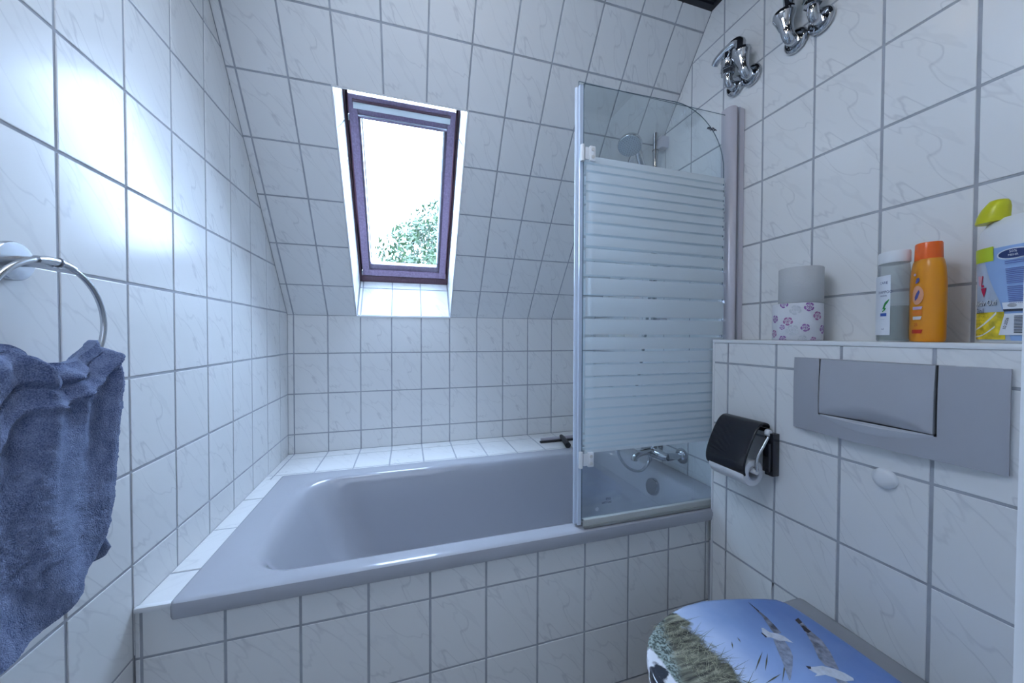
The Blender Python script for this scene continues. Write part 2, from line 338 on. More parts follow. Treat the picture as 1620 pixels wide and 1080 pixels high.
# floor, ceiling, doorway wall, hallway behind
fl = MB().box(-.1, RX+.1, NEAR-.12, .25, -.1, -.0016); fl = struct('floor', fl, M_GROUT)
M_FT = mat('beige floor tile', (.50, .49, .47), .35, vary=.08, vscale=9)
fm = {}
for i in range(6):
    for j in range(3):
        x0 = .02+i*.304-.15; y0 = AY-(j+1)*.304+.02; x1 = min(x0+.3, RX-.02); x0 = max(x0, .002); y1 = min(y0+.3, AY-.003); y0 = max(y0, NEAR+.002)
        if x1-x0 < .02 or y1-y0 < .02: continue
        struct_t = MB().box(x0, x1, y0, y1, -.006, 0, .001).build('tile', M_FT, fl)
ce = MB().box(-.1, RX+.1, NEAR-.12, CY+.25, CZ+.018, CZ+.2); ce = struct('ceiling', ce, M_DARK, 'dark boarded ceiling')
y = NEAR
while y < CY-.02:
    MB().box(.0, RX, y+.001, min(y+.094, CY), CZ+.006, CZ+.02, .002).build('board', M_DARK, ce); y += .096
tc_ = MB().box(.0, RX, CY-.022, CY+.006, CZ-.002, CZ+.018, .003).box(RX-.016, RX, NEAR, CY-.02, CZ-.002, CZ+.018, .003).box(0, .016, NEAR, CY-.02, CZ-.002, CZ+.018, .003)
struct('trim_5', tc_, M_DARK, 'black moulding around the ceiling')
DX0, DX1 = .03, .908
wf = MB().box(-.1, DX0, NEAR-.12, NEAR, 0, 2.6).box(DX1+.02, RX+.1, NEAR-.12, NEAR, 0, 2.6).box(DX0, DX1+.02, NEAR-.12, NEAR, 2.06, 2.6)
struct('wall_front', wf, M_PAINT)
df = MB().box(DX1, DX1+.03, NEAR-.13, NEAR-.005, 0, 2.05, .004).box(DX1-.0, DX1+.07, NEAR-.012, NEAR+.005, 0, 2.05, .004).box(DX0-.01, DX0+.02, NEAR-.13, NEAR-.005, 0, 2.05, .004).box(DX0, DX1, NEAR-.13, NEAR-.005, 2.03, 2.06)
struct('door_1', df, M_WHITE, 'white door frame at the edge of the room')
hl = MB().box(-.7, 2.6, -3.3, -3.2, 0, 2.6).box(-.8, -.7, -3.3, NEAR-.1, 0, 2.6).box(2.6, 2.7, -3.3, NEAR-.1, 0, 2.6).box(-.8, -.1, NEAR-.12, NEAR-.0, 0, 2.6).box(RX+.1, 2.7, NEAR-.12, NEAR, 0, 2.6)
struct('wall_hallway', hl, M_PAINT)
struct('ceiling_hallway', MB().box(-.8, 2.7, -3.3, NEAR-.1, 2.5, 2.6), M_PAINT)
struct('floor_hallway', MB().box(-.8, 2.7, -3.3, NEAR-.12, -.1, 0), mat('grey laminate', (.35, .34, .33), .5, vary=.1))

# recessed ceiling spots (seen as glints)
M_SPOT = emit('halogen lamp face', (1, .86, .68), 60)
for x, y, lb_ in ((.75, -1.65, 'small recessed ceiling spotlight nearest the doorway'), (1.1, -1.65, 'small recessed ceiling spotlight above the toilet'), (.75, -1.15, 'small recessed ceiling spotlight nearest the bathtub')):
    s = thing('ceiling_spotlight', (x, y, CZ-.004), lb_, 'lamp', 'recessed ceiling spotlights')
    MB().lathe([(.028, .006), (.042, .006), (.042, -.003), (.03, -.006), (.028, .0)], (x, y, CZ), seg=24).build('ring', M_STEEL, s)
    MB().lathe([(.024, 0), (.024, -.0065), (.012, -.008)], (x, y, CZ), seg=20).build('bulb', M_SPOT, s)

# ------------------------------------------------------------------ roof window
wn = MB()
def frame(mb, x0, x1, d0, d1, wx0, wx1, wd0, wd1, t0, t1, bev=.002):
    slope_box(mb, x0, x0+wx0, d0, d1, t0, t1, bev); slope_box(mb, x1-wx1, x1, d0, d1, t0, t1, bev)
    slope_box(mb, x0+wx0, x1-wx1, d0, d0+wd0, t0, t1, bev); slope_box(mb, x0+wx0, x1-wx1, d1-wd1, d1, t0, t1, bev)
def wood(name, c):
    m = mat(name, c, .35); nt = m.node_tree; b = nt.nodes['Principled BSDF']; tc = nt.nodes.new('ShaderNodeTexCoord'); mp = nt.nodes.new('ShaderNodeMapping'); mp.inputs['Scale'].default_value = (90, 5, 90)
    n = nt.nodes.new('ShaderNodeTexNoise'); n.inputs['Detail'].default_value = 5; n.inputs['Scale'].default_value = 1.5; r = nt.nodes.new('ShaderNodeValToRGB')
    r.color_ramp.elements[0].position = .35; r.color_ramp.elements[0].color = (c[0]*.82, c[1]*.80, c[2]*.82, 1); r.color_ramp.elements[1].position = .7; r.color_ramp.elements[1].color = (c[0]*1.15, c[1]*1.15, c[2]*1.18, 1)
    nt.links.new(tc.outputs['Object'], mp.inputs[0]); nt.links.new(mp.outputs[0], n.inputs['Vector']); nt.links.new(n.outputs['Fac'], r.inputs[0]); nt.links.new(r.outputs[0], b.inputs['Base Color']); return m
M_WOOD = wood('brown wood with violet glare', (.27, .20, .30)); M_WOOD2 = wood('dark stained wood', (.11, .055, .075))  # sash wood lightened towards violet, window glare put into its colour
wt = MB(); frame(wt, OX0-.015, OX1+.015, .04, OD+.03, .022, .022, .062, .035, .246, .345); win = struct('window_1', wt, M_WOOD2, 'skylight with a dark violet brown wooden frame')
sa = MB(); frame(sa, .334, .779, .108, .944, .034, .034, .034, .020, .240, .30); slope_box(sa, .366, .747, .862, .924, .248, .30, .002)
sash = sa.build('window_sash', M_WOOD, win)
bd = MB(); frame(bd, .366, .747, .140, .868, .008, .014, .034, .010, .25, .285, .003); bd.build('glazing_bead', wood('mid tone wood bead', (.16, .13, .18)), sash)  # bead wood tone lies between outer frame and sash
slope_box(MB(), .372, .740, .16, .868, .27, .276).build('window_pane', M_PANE, win)
slope_box(MB(), .350, .757, .919, .928, .232, .242, .001).build('ventilation_flap', M_WOOD2, sash)
vs_ = slope_box(MB(), .352, .756, .894, .917, .236, .242, .001).build('ventilation_strip', M_WHITE, sash)
slope_box(MB(), .368, .744, .868, .8745, .238, .246, .002).build('blind_rail', mat('silver rail', (.6, .62, .7), .2, .6), sash)
for x in (.379, .727): slope_box(MB(), x, x+.007, .20, .862, .246, .256, .001).build('blind_guide', M_WHITE, sash)
for d in (.86, .13): slope_box(MB(), .330, .334, d-.012, d+.012, .226, .242, .001).build('screw_plate', M_STEEL, sash)

# ------------------------------------------------------------------ bathtub
def rrect(x0, x1, y0, y1, r, z, n=12):
    out = []
    rs = r if isinstance(r, (tuple, list)) else (r,)*4
    for (cx, cy, a0), rr in zip((((x1), (y1), 0), ((x0), (y1), 90), ((x0), (y0), 180), ((x1), (y0), 270)), rs):
        sx = -1 if a0 in (0, 270) else 1; sy = -1 if a0 in (0, 90) else 1
        for k in range(n+1):
            a = math.radians(a0+90*k/n); out.append(Vector((cx+sx*rr+rr*math.cos(a), cy+sy*rr+rr*math.sin(a), z)))
    return out
TX0, TX1, TY0, TY1 = .068, RX-.004, -1.039, -.318; RT = LZ+.010
tub = thing('bathtub', ((TX0+TX1)/2, -.68, 0), 'grey enamelled bathtub built into white marbled tiles under the skylight', 'bathtub')
rings = []
def R4(x0, x1, y0, y1, r, z): rings.append(rrect(x0, x1, y0, y1, r, z))
XF = 0
R4(TX0+.004, TX1, TY0+.010, TY1, .008, LZ-.030); R4(TX0+.001, TX1, TY0-.001, TY1, .010, LZ-.030); R4(TX0, TX1, TY0-.004, TY1, .012, LZ-.024)
R4(TX0, TX1, TY0-.005, TY1, .012, LZ-.004); R4(TX0+.001, TX1, TY0-.003, TY1, .012, RT-.004); R4(TX0+.003, TX1-.001, TY0+.003, TY1-.001, .012, RT-.001); R4(TX0+.009, TX1-.004, TY0+.010, TY1-.006, .014, RT)
X0, X1, Y0, Y1 = .165, 1.600, -.986, -.392
R4(X0-.012, X1+.012, Y0-.008, Y1+.012, (.10, .12, .12, .10), RT-.001)
prof = [(0, RT-.003, 0), (.010, RT-.010, .005), (.020, RT-.024, .011), (.03, RT-.05, .018), (.055, RT-.12, .03), (.085, RT-.20, .042), (.125, RT-.29, .056), (.17, RT-.35, .075), (.23, RT-.385, .10), (.30, RT-.40, .14), (.38, RT-.405, .19)]
for a, z, b in prof:
    R4(X0+a*1.35, X1-a*.55, Y0+b, Y1-b, (.11, .13, .13, .11), z)
tb = MB().loft(rings, False, False)
lastr = rings[-1]; tb.add(lastr, [tuple(range(len(lastr)))]); tb.build('tub_shell', M_TUB, tub)
# overflow knob on the tap end, drain
ov = MB().lathe([(.034, -.004), (.036, .004), (.036, .020), (.033, .026), (.0, .027)], (1.592, -.715, .446), (-1, 0, .20), seg=36); ov.build('overflow_knob', M_CHROME, tub)
MB().lathe([(.035, 0), (.034, .004), (.02, .006), (.0, .006)], (1.32, -.69, RT-.405), seg=28).build('drain', M_CHROME, tub)
# squeegee lying on the ledge
sq = thing('squeegee', (1.385, -.175, LZ), 'black handled squeegee lying on the tiled ledge behind the tub', 'squeegee')
MB().box(1.278, 1.50, -.168, -.155, LZ+.004, LZ+.024, .002).build('metal_bar', M_PROFILE, sq)
MB().box(1.268, 1.505, -.183, -.166, LZ+.0008, LZ+.010, .001).build('rubber_blade', M_BLACKM, sq)
MB().tube([(1.402, -.158, LZ+.024), (1.398, -.185, LZ+.023), (1.386, -.245, LZ+.021), (1.376, -.300, LZ+.016)], [.010, .013, .0145, .0155], seg=16).lathe([(.0155, 0), (.011, .001), (.009, -.004)], (1.376, -.301, LZ+.016), (-.17, -1, -.1), seg=16).build('handle', M_BLACKM, sq)

# ------------------------------------------------------------------ shower screen
YA, YB = -1.000, -1.026
ss = thing('shower_screen', (1.36, -1.01, RT), 'folding glass shower screen with frosted horizontal stripes standing on the tub rim', 'shower screen')
gapsz = [1.6092, 1.5867, 1.5543, 1.5268, 1.4967, 1.467, 1.4352, 1.3994, 1.3623, 1.3224, 1.2744, 1.217, 1.1512, 1.0957, 1.0499, 1.0104, .9715, .9376, .9039, .8737, .8449, .8199, .793, .7718, .7544]
gA = MB().box(1.068, 1.640, YA-.003, YA+.003, .522, 1.868).build('glass_panel', M_GLASS, ss)
pts = [(1.072, .538), (1.602, .538), (1.602, 1.66)]
for k in range(1, 13):
    a = math.radians(90*k/12); pts.append((1.402+.2*math.cos(a), 1.66+.192*math.sin(a)))
pts += [(1.072, 1.843)]
gb = MB(); poly_prism(gb, [(x, YB-.003, z) for x, z in pts], (0, .006, 0)); gB = gb.build('glass_panel', M_GLASS, ss)
M_EDGE = mat('glass edge', (.10, .15, .19), .15)
MB().tube([(x, YB-.0005, z) for x, z in pts+[pts[0]]], .0013, seg=6).build('glass_edge', M_EDGE, gB)
MB().tube([(1.069, YA, .524), (1.069, YA, 1.867), (1.639, YA, 1.867)], .0011, seg=6).build('glass_edge', M_EDGE, gA)
def stripes(g, x0, x1, y):
    zs = [1.6316]+gapsz+[.7409]
    for k in range(len(zs)-1):
        gw = .0044 if 7 < k < 15 else .0033
        zt = zs[k]-(gw if k else 0); zb = zs[k+1]+(gw if k+2 < len(zs) else 0)
        MB().box(x0, x1, y-.0004, y+.0004, zb, zt).build('frosted_stripe', M_FROST, g)
stripes(gA, 1.082, 1.634, YA-.0036); stripes(gB, 1.079, 1.600, YB-.0036)
# wall profile: rounded column + flat rail
wp = MB(); sec = []
for k in range(13):
    a = math.radians(180+180*k/12); sec.append((1.653+.019*math.cos(a), -1.006+.022*math.sin(a)))
sec += [(1.672, -1.024), (1.694, -1.024), (1.694, -.985), (1.634, -.985)]
wp.loft([[Vector((x, y, RT+.002)) for x, y in sec], [Vector((x, y, 1.885)) for x, y in sec], [Vector((1.66+(x-1.66)*.9, -1.0+(y+1.0)*.85, 1.890)) for x, y in sec]])
wp.build('wall_profile', M_PROFILE, ss)
MB().box(1.669, 1.6715, -1.0275, -1.02, RT+.004, 1.886).build('profile_joint', M_PLATE, ss)
ep = MB().tube([(1.061, -1.004, .520), (1.061, -1.004, 1.842)], .0065, seg=14).box(1.062, 1.0725, YA-.004, YB+.004, .522, 1.842, .001)
ep.build('edge_profile', M_SEAL, ss)
for z in (1.637, .722):
    h = MB().box(1.088, 1.107, YB-.012, YB-.003, z-.022, z+.022, .003).box(1.074, 1.09, YB-.008, YB-.003, z-.018, z+.018, .001).build('hinge', M_WHITE, ss)
    MB().lathe([(.0065, -.024), (.0065, .024)], (1.067, YB-.004, z), seg=16).build('hinge_pin', M_WHITE, h)
    for dz in (-.011, .011): MB().lathe([(.0055, 0), (.005, .0015), (0, .0018)], (1.0975, YB-.012, z+dz), (0, -1, 0), seg=16).build('screw_cap', flat('pale cap %g' % (z+dz), (.7, .7, .68), .4), h)
MB().box(1.078, 1.602, YB-.008, YB+.004, RT+.003, .540, .002).build('bottom_seal', mat('milky seal', (.50, .52, .50), .3), ss)
MB().box(1.076, 1.60, YB-.011, YB-.007, RT+.002, RT+.010, .001).build('seal_lip', mat('grey seal lip', (.30, .32, .31), .4), ss)
MB().box(1.070, 1.64, YA-.004, YA+.005, RT+.003, .526, .001).build('bottom_seal', mat('dark seal', (.22, .25, .24), .4), ss)
MB().box(1.062, 1.082, -1.020, -1.004, RT+.001, RT+.014, .003).build('pivot_foot', M_STEEL, ss)
def text(parent, body, size, loc, U, V, m, name='printed_text', ex=0.0002, sx=1, align='LEFT'):
    c = bpy.data.curves.new('t', 'FONT'); c.body = body; c.size = size; c.extrude = ex; c.align_x = align; c.resolution_u = 2
    to = bpy.data.objects.new('t', c); COL.objects.link(to); bpy.context.view_layer.update()
    me = bpy.data.meshes.new_from_object(to.evaluated_get(bpy.context.evaluated_depsgraph_get())); bpy.data.objects.remove(to)
    U = Vector(U).normalized(); V = (Vector(V)-U*Vector(V).dot(U)).normalized(); Nn = U.cross(V); pl = world_loc(parent); l = Vector(loc)-pl
    me.transform(Matrix(((U.x*sx, V.x, Nn.x, 0), (U.y*sx, V.y, Nn.y, 0), (U.z*sx, V.z, Nn.z, 0), (0, 0, 0, 1))))
    me.materials.clear()
    return link(name, me, m, parent, loc=l)
M_INK = flat('dark print', (.03, .04, .07)); M_INKW = flat('pale etched print', (.6, .66, .7))
# small dark script mark near the top corner, two-line mark near the bottom
mk = MB(); rng = random.Random(3)
for k in range(9):
    cx = 1.530+k*.0038; cz = 1.790-.0006*k+rng.uniform(-.003, .003)
    mk.tube([(cx-.004, YB-.0042, cz-.004+rng.uniform(-.002, .002)), (cx, YB-.0042, cz+.003), (cx+.005, YB-.0042, cz-.001)], 0.0013, seg=5)
mk.build('script_mark', M_INK, gB)
text(gB, 'ESG', .010, (1.154, YB-.0034, .5895), (1, 0, 0), (0, 0, 1), M_INK); text(gB, 'SAFETY GLASS', .0085, (1.140, YB-.0034, .579), (1, 0, .0), (0, 0, 1), M_INK, sx=.62)
text(gB, '@', .012, (1.117, YB-.0034, .562), (1, 0, 0), (0, 0, 1), M_INKW)

# ------------------------------------------------------------------ mixer tap, shower set
tap = thing('bath_mixer_tap', (1.625, -.675, .58), 'chrome bath mixer tap on the tiled wall above the tub rim', 'tap')
for y in (-.753, -.603):
    MB().lathe([(.033, .0), (.032, .008), (.022, .016), (.018, .018)], (RX-.002, y, .583), (-1, 0, 0), seg=32).build('rosette', M_CHROME, tap)
    MB().tube([(RX-.012, y, .583), (RX-.038, y, .583), (RX-.074, y+(.006 if y < -.7 else -.006), .583)], [.0135, .0135, .017], seg=20).build('connector', M_CHROME, tap)
MB().tube([(1.618, -.755, .583), (1.612, -.74, .583), (1.606, -.70, .585), (1.606, -.655, .585), (1.612, -.615, .583), (1.618, -.600, .583)], [.014, .018, .023, .023, .018, .014], seg=24).build('body', M_CHROME, tap)
MB().tube([(1.600, -.678, .588), (1.565, -.678, .588), (1.53, -.678, .582), (1.512, -.678, .570), (1.508, -.678, .556)], [.017, .0145, .0135, .0135, .014], seg=20, res=4).build('spout', M_CHROME, tap)
MB().box(1.54, 1.62, -.690, -.666, .610, .624, .005).lathe([(.019, 0), (.019, .012)], (1.606, -.678, .602), seg=24).build('lever', M_CHROME, tap)
MB().lathe([(.010, .0), (.010, -.022), (.008, -.03)], (1.598, -.668, .572), seg=20).build('hose_outlet', M_CHROME, tap)
sh = thing('shower_rail', (1.645, -.622, 1.9), 'chrome wall rail with slider holding the hand shower', 'shower rail')
MB().tube([(1.648, -.622, 1.12), (1.648, -.622, 2.012)], .0115, seg=20).build('rail', M_CHROME, sh)
for z in (1.965, 1.15):
    MB().box(1.655, RX-.001, -.654, -.612, z-.026, z+.026, .006).build('wall_bracket', M_PROFILE, sh)
    MB().lathe([(.0128, -.001), (.0128, .001)], (1.648, -.622, z-.030), seg=20).build('ring', M_BLACK, sh)
MB().lathe([(.018, -.02), (.018, .02)], (1.648, -.622, 1.735), seg=20).tube([(1.648, -.622, 1.735), (1.61, -.632, 1.742)], .016, seg=16).build('slider', M_CHROME, sh)
hs = thing('hand_shower', (1.60, -.64, 1.75), 'round chrome hand shower with pale spray face hanging on the rail', 'hand shower')
hd = Vector((1.478, -.672, 1.905)); ax = Vector((-.36, -.30, -.88)).normalized()
MB().lathe([(.012, -.034), (.030, -.030), (.046, -.020), (.0505, -.008), (.0505, .0), (.048, .003)], hd, ax, seg=40).build('head', M_CHROME, hs)
MB().lathe([(.048, 0), (.0475, .0035), (.0, .0045)], hd+ax*.0015, ax, seg=40).build('spray_face', mat('pale spray face', (.50, .56, .62), .4), hs)
nz = MB(); qq = ax.to_track_quat('Z', 'Y')
for ring_, n in ((0, 1), (.010, 6), (.019, 12), (.028, 18), (.037, 24), (.044, 30)):
    for k in range(n):
        a = 2*math.pi*k/n; nz.lathe([(.0017, 0), (.0013, .003)], hd+ax*.0045+qq @ Vector((ring_*math.cos(a), ring_*math.sin(a), 0)), ax, seg=5)
no = nz.build('spray_nozzle', flat('grey silicone nozzles', (.16, .19, .24)), hs); no['kind'] = 'stuff'
MB().tube([hd-ax*.016+Vector((.010, 0, .002)), hd-ax*.014+Vector((.035, .004, -.006)), (1.548, -.655, 1.850), (1.585, -.645, 1.79), (1.61, -.638, 1.745), (1.622, -.634, 1.705)], [.013, .015, .015, .0135, .012, .010], seg=20, res=4).build('handle', M_CHROME, hs)
ho = MB().tube([(1.622, -.634, 1.705), (1.628, -.64, 1.62), (1.60, -.655, 1.3), (1.55, -.67, 1.0), (1.495, -.68, .80), (1.440, -.685, .67), (1.425, -.685, .60), (1.462, -.683, .542), (1.505, -.68, .514), (1.548, -.676, .508), (1.582, -.670, .528), (1.598, -.668, .548)], .0062, seg=10, res=9)
tag(ho.build('shower_hose', mat('silver shower hose', (.62, .65, .70), .25, .7, bump=.3, bscale=400)), 'thin silver shower hose looping down to the bath tap', 'hose')

# ------------------------------------------------------------------ chrome wall fittings high on the right wall
def rosette(par, y, z):
    MB().lathe([(.029, 0), (.032, .003), (.0335, .008), (.031, .014), (.026, .017), (.019, .014), (.015, .012)], (RX-.0005, y, z), (-1, 0, 0), seg=36).build('rosette', M_CHROME, par)
def funnel(y, z, label):
    t = thing('wall_outlet', (RX, y, z), label, 'chrome fitting', 'chrome fittings high on the wall'); rosette(t, y, z)
    MB().tube([(RX-.006, y, z), (RX-.024, y, z-.001), (RX-.037, y+.001, z+.008), (RX-.041, y+.004, z+.028), (RX-.042, y+.008, z+.052), (RX-.042, y+.010, z+.070), (RX-.042, y+.011, z+.080), (RX-.042, y+.011, z+.084)], [.0155, .016, .016, .0165, .0225, .0295, .0285, .018], seg=28, res=5).build('flared_neck', M_CHROME, t)
def valve(y, z, label):
    t = thing('angle_valve', (RX, y, z), label, 'chrome fitting', 'chrome fittings high on the wall'); rosette(t, y, z)
    MB().tube([(RX-.006, y, z), (RX-.027, y, z), (RX-.039, y, z+.010), (RX-.042, y, z+.034)], [.0135, .0135, .0135, .0135], seg=20, res=5).build('elbow', M_CHROME, t)
    c = (RX-.042, y, z)
    MB().lathe([(.014, .030), (.021, .032), (.021, .046), (.0235, .048), (.0235, .052), (.019, .053)], c, seg=6, smooth=False).build('hex_nut', M_CHROME, t)
    MB().lathe([(.018, .050), (.022, .053), (.021, .076), (.0225, .078), (.0225, .081), (.020, .083), (.0195, .104)], c, seg=24).build('ribbed_body', M_CHROME, t)
    MB().tube([(RX-.050, y+.050, z+.098), (RX-.052, y+.036, z+.107), (RX-.052, y+.004, z+.113), (RX-.050, y-.030, z+.116), (RX-.048, y-.047, z+.111), (RX-.047, y-.051, z+.100)], [.011, .013, .0135, .0135, .014, .014], seg=20, res=4).build('lever', M_CHROME, t)
    m = MB().lathe([(.0135, .016), (.0165, .008), (.0165, -.012), (.0125, -.0125), (.0125, .006)], (RX-.047, y-.051, z+.094), (0, -.1, 1), seg=24, cap=False)
    m.build('open_socket', M_CHROME, t)
    MB().lathe([(.0124, -.004), (.0, -.003)], (RX-.047, y-.051, z+.094), (0, -.1, 1), seg=20).build('socket_hole', M_BLACK, t)
valve(-.9914, 1.9837, 'chrome valve with slanting lever high on the wall nearest the shower screen')
funnel(-1.0536, 1.979, 'chrome flared fitting beside the valve nearest the shower screen')
funnel(-1.1947, 1.9813, 'chrome flared fitting with open pipe end just above it, nearer the camera')
valve(-1.2617, 1.9844, 'chrome elbow valve at the picture top, rightmost of the wall fittings')
pe = MB().tube([(RX-.045, -1.200, 2.066), (RX-.045, -1.197, 2.10), (RX-.045, -1.199, 2.16)], .0135, seg=20).build('pipe_end', M_CHROME); tag(pe, 'short open chrome pipe end hanging above the flared fitting', 'pipe')
MB().lathe([(.0128, .0), (.0, -.0004)], (RX-.045, -1.200, 2.0652), (0, -.07, -1), seg=18).build('pipe_hole', M_BLACK, pe)

# ------------------------------------------------------------------ toilet
CYT = -1.486
half = [(1.003, 0), (1.005, .03), (1.010, .06), (1.020, .085), (1.036, .110), (1.062, .137), (1.100, .160), (1.150, .178), (1.200, .187), (1.255, .1875), (1.310, .178), (1.365, .164), (1.410, .150), (1.434, .140), (1.446, .125), (1.452, .10), (1.455, .05), (1.456, 0)]
def outline(sc_=1.0, z=0, dx=0, cx=1.25):
    p = [(x, y) for x, y in half]+[(x, -y) for x, y in reversed(half[1:-1])]
    return [Vector((cx+(x-cx)*sc_+dx, CYT+y*sc_, z)) for x, y in p][::-1]
to = thing('toilet', (1.3, CYT, .12), 'grey wall-hung toilet with a seagull and dune picture on its closed lid', 'toilet')
lid = MB().loft([outline(.965, .428), outline(.99, .430), outline(1.0, .436), outline(1.0, .444), outline(.994, .4495), outline(.98, .452), outline(.95, .4525)], True, True)
def lid_mat():
    m = bpy.data.materials.new('sky and dune print'); m.use_nodes = True; nt = m.node_tree; N = nt.nodes.new; L = nt.links.new; b = nt.nodes['Principled BSDF']
    b.inputs['Roughness'].default_value = .12; b.inputs['Coat Weight'].default_value = .5
    ge = N('ShaderNodeNewGeometry'); sx = N('ShaderNodeSeparateXYZ'); L(ge.outputs['Position'], sx.inputs[0])
    def mth(op, a, bb=None, c=None):
        n = N('ShaderNodeMath'); n.operation = op
        for i, v in enumerate((a, bb, c)):
            if v is None: continue
            if isinstance(v, (int, float)): n.inputs[i].default_value = v
            else: L(v, n.inputs[i])
        return n.outputs[0]
    def noi(scale, det=4, vec=None, sc3=None, rot=0):
        n = N('ShaderNodeTexNoise'); n.inputs['Scale'].default_value = scale; n.inputs['Detail'].default_value = det
        mp = N('ShaderNodeMapping'); mp.inputs['Scale'].default_value = sc3 or (1, 1, 1); mp.inputs['Rotation'].default_value = (0, 0, rot); L(ge.outputs['Position'], mp.inputs[0]); L(mp.outputs[0], n.inputs['Vector']); return n.outputs['Fac']
    X, Y = sx.outputs[0], sx.outputs[1]
    # sky: paler towards the dune, deep blue towards the hinge
    g = mth('MULTIPLY_ADD', X, 3.2, -3.62); cl = noi(9, 5); g2 = mth('ADD', g, mth('MULTIPLY_ADD', cl, -.5, .25))
    r = N('ShaderNodeValToRGB'); e = r.color_ramp.elements; e[0].position = 0; e[0].color = (.62, .72, .92, 1); e[1].position = .95; e[1].color = (.12, .22, .52, 1)
    k = e.new(.45); k.color = (.29, .42, .72, 1); L(g2, r.inputs[0])
    # dune edge: x < f(y)
    dn = mth('ADD', X, mth('MULTIPLY', noi(38, 6, sc3=(1, 1, 1)), -.07)); dy = mth('SUBTRACT', dn, mth('MULTIPLY', mth('ABSOLUTE', mth('ADD', Y, 1.37)), .02))
    mk = N('ShaderNodeMapRange'); mk.inputs[1].default_value = 1.125; mk.inputs[2].default_value = 1.137; mk.inputs[3].default_value = 1; mk.inputs[4].default_value = 0; L(dy, mk.inputs[0])
    gr = N('ShaderNodeValToRGB'); e = gr.color_ramp.elements; e[0].position = .34; e[0].color = (.045, .045, .04, 1); e[1].position = .70; e[1].color = (.46, .45, .34, 1); k = e.new(.52); k.color = (.20, .20, .15, 1)
    L(noi(60, 8, sc3=(.35, 2.2, 1), rot=.7), gr.inputs[0])
    # pale sea-green scrub left of the grass
    scr = N('ShaderNodeValToRGB'); e = scr.color_ramp.elements; e[0].position = .40; e[0].color = (.06, .08, .07, 1); e[1].position = .62; e[1].color = (.38, .46, .43, 1); L(noi(240, 6), scr.inputs[0])
    ms = N('ShaderNodeMapRange'); ms.inputs[1].default_value = 1.085; ms.inputs[2].default_value = 1.105; ms.inputs[3].default_value = 1; ms.inputs[4].default_value = 0
    L(mth('ADD', mth('ADD', X, mth('MULTIPLY', noi(40, 3), .03)), mth('MULTIPLY', mth('ADD', Y, 1.40), -.5)), ms.inputs[0])
    g3 = N('ShaderNodeMix'); g3.data_type = 'RGBA'; L(ms.outputs[0], g3.inputs[0]); L(gr.outputs[0], g3.inputs[6]); L(scr.outputs[0], g3.inputs[7])
    # white and black rock at the outer rim
    rk = N('ShaderNodeValToRGB'); e = rk.color_ramp.elements; e[0].position = .47; e[0].color = (.03, .035, .05, 1); e[1].position = .54; e[1].color = (.82, .84, .90, 1)
    L(mth('ADD', noi(26, 6), mth('MULTIPLY_ADD', X, 3.0, -3.10)), rk.inputs[0])
    mr = N('ShaderNodeMapRange'); mr.inputs[1].default_value = 1.046; mr.inputs[2].default_value = 1.050; mr.inputs[3].default_value = 1; mr.inputs[4].default_value = 0; L(mth('ADD', X, mth('MULTIPLY_ADD', noi(50, 3), .014, -.007)), mr.inputs[0])
    g4 = N('ShaderNodeMix'); g4.data_type = 'RGBA'; L(mth('MULTIPLY', mr.outputs[0], mth('LESS_THAN', Y, -1.372)), g4.inputs[0]); L(g3.outputs[2], g4.inputs[6]); L(rk.outputs[0], g4.inputs[7])
    fin = N('ShaderNodeMix'); fin.data_type = 'RGBA'; L(mk.outputs[0], fin.inputs[0]); L(r.outputs[0], fin.inputs[6]); L(g4.outputs[2], fin.inputs[7]); L(fin.outputs[2], b.inputs['Base Color'])
    return m
lido = lid.build('lid', lid_mat(), to); lido['label'] = 'glossy lid printed with seagulls over a grassy dune'
LZT = .4526
def decal(name, pts, z, m, parent):
    me = MB(); p = [Vector((x, y, z)) for x, y in pts]
    if sum(p[i].x*p[(i+1) % len(p)].y-p[(i+1) % len(p)].x*p[i].y for i in range(len(p))) < 0: p.reverse()
    bm = bmesh.new(); f = bm.faces.new([bm.verts.new(v) for v in p]); bmesh.ops.triangulate(bm, faces=[f]); bm.verts.index_update()
    me.add([v.co.copy() for v in bm.verts], [[v.index for v in f.verts] for f in bm.faces]); bm.free()
    return me.build(name, m, parent)
M_GUW = mat('printed white feathers', (.60, .64, .72), .15, vary=.15, vscale=90); M_GUG = mat('printed grey feathers', (.22, .24, .31), .15, vary=.6, vscale=70); M_GUD = flat('printed dark wing tip', (.035, .03, .04), .15); M_GUL = mat('printed pale wing', (.27, .31, .41), .15, vary=.3, vscale=120)
Z = LZT+.0003
g1u = [(1.3569, -1.3342), (1.3567, -1.3491), (1.3563, -1.3644), (1.3553, -1.3844), (1.3500, -1.405), (1.3438, -1.4244), (1.328, -1.4223), (1.33, -1.4131), (1.3374, -1.3992), (1.3484, -1.3777), (1.3545, -1.357)]
g1b = [(1.3151, -1.4019), (1.3195, -1.4041), (1.3211, -1.4157), (1.3348, -1.4232), (1.3412, -1.4324), (1.3429, -1.4496), (1.3321, -1.4423), (1.3207, -1.4375), (1.3108, -1.4264), (1.3004, -1.4235), (1.3043, -1.4129)]
g1d = [(1.3116, -1.4304), (1.3308, -1.4399), (1.3221, -1.4575), (1.3101, -1.4713), (1.2856, -1.4878), (1.2547, -1.5058), (1.2507, -1.5062), (1.263, -1.4915), (1.2798, -1.4717), (1.2962, -1.4499)]
g2u = [(1.4091, -1.4072), (1.4226, -1.405), (1.4165, -1.4212), (1.4101, -1.4419), (1.4075, -1.4624), (1.393, -1.4862), (1.3774, -1.5041), (1.3651, -1.5182), (1.3489, -1.5047), (1.3542, -1.4899), (1.3787, -1.4622), (1.3964, -1.4378), (1.4053, -1.4202)]
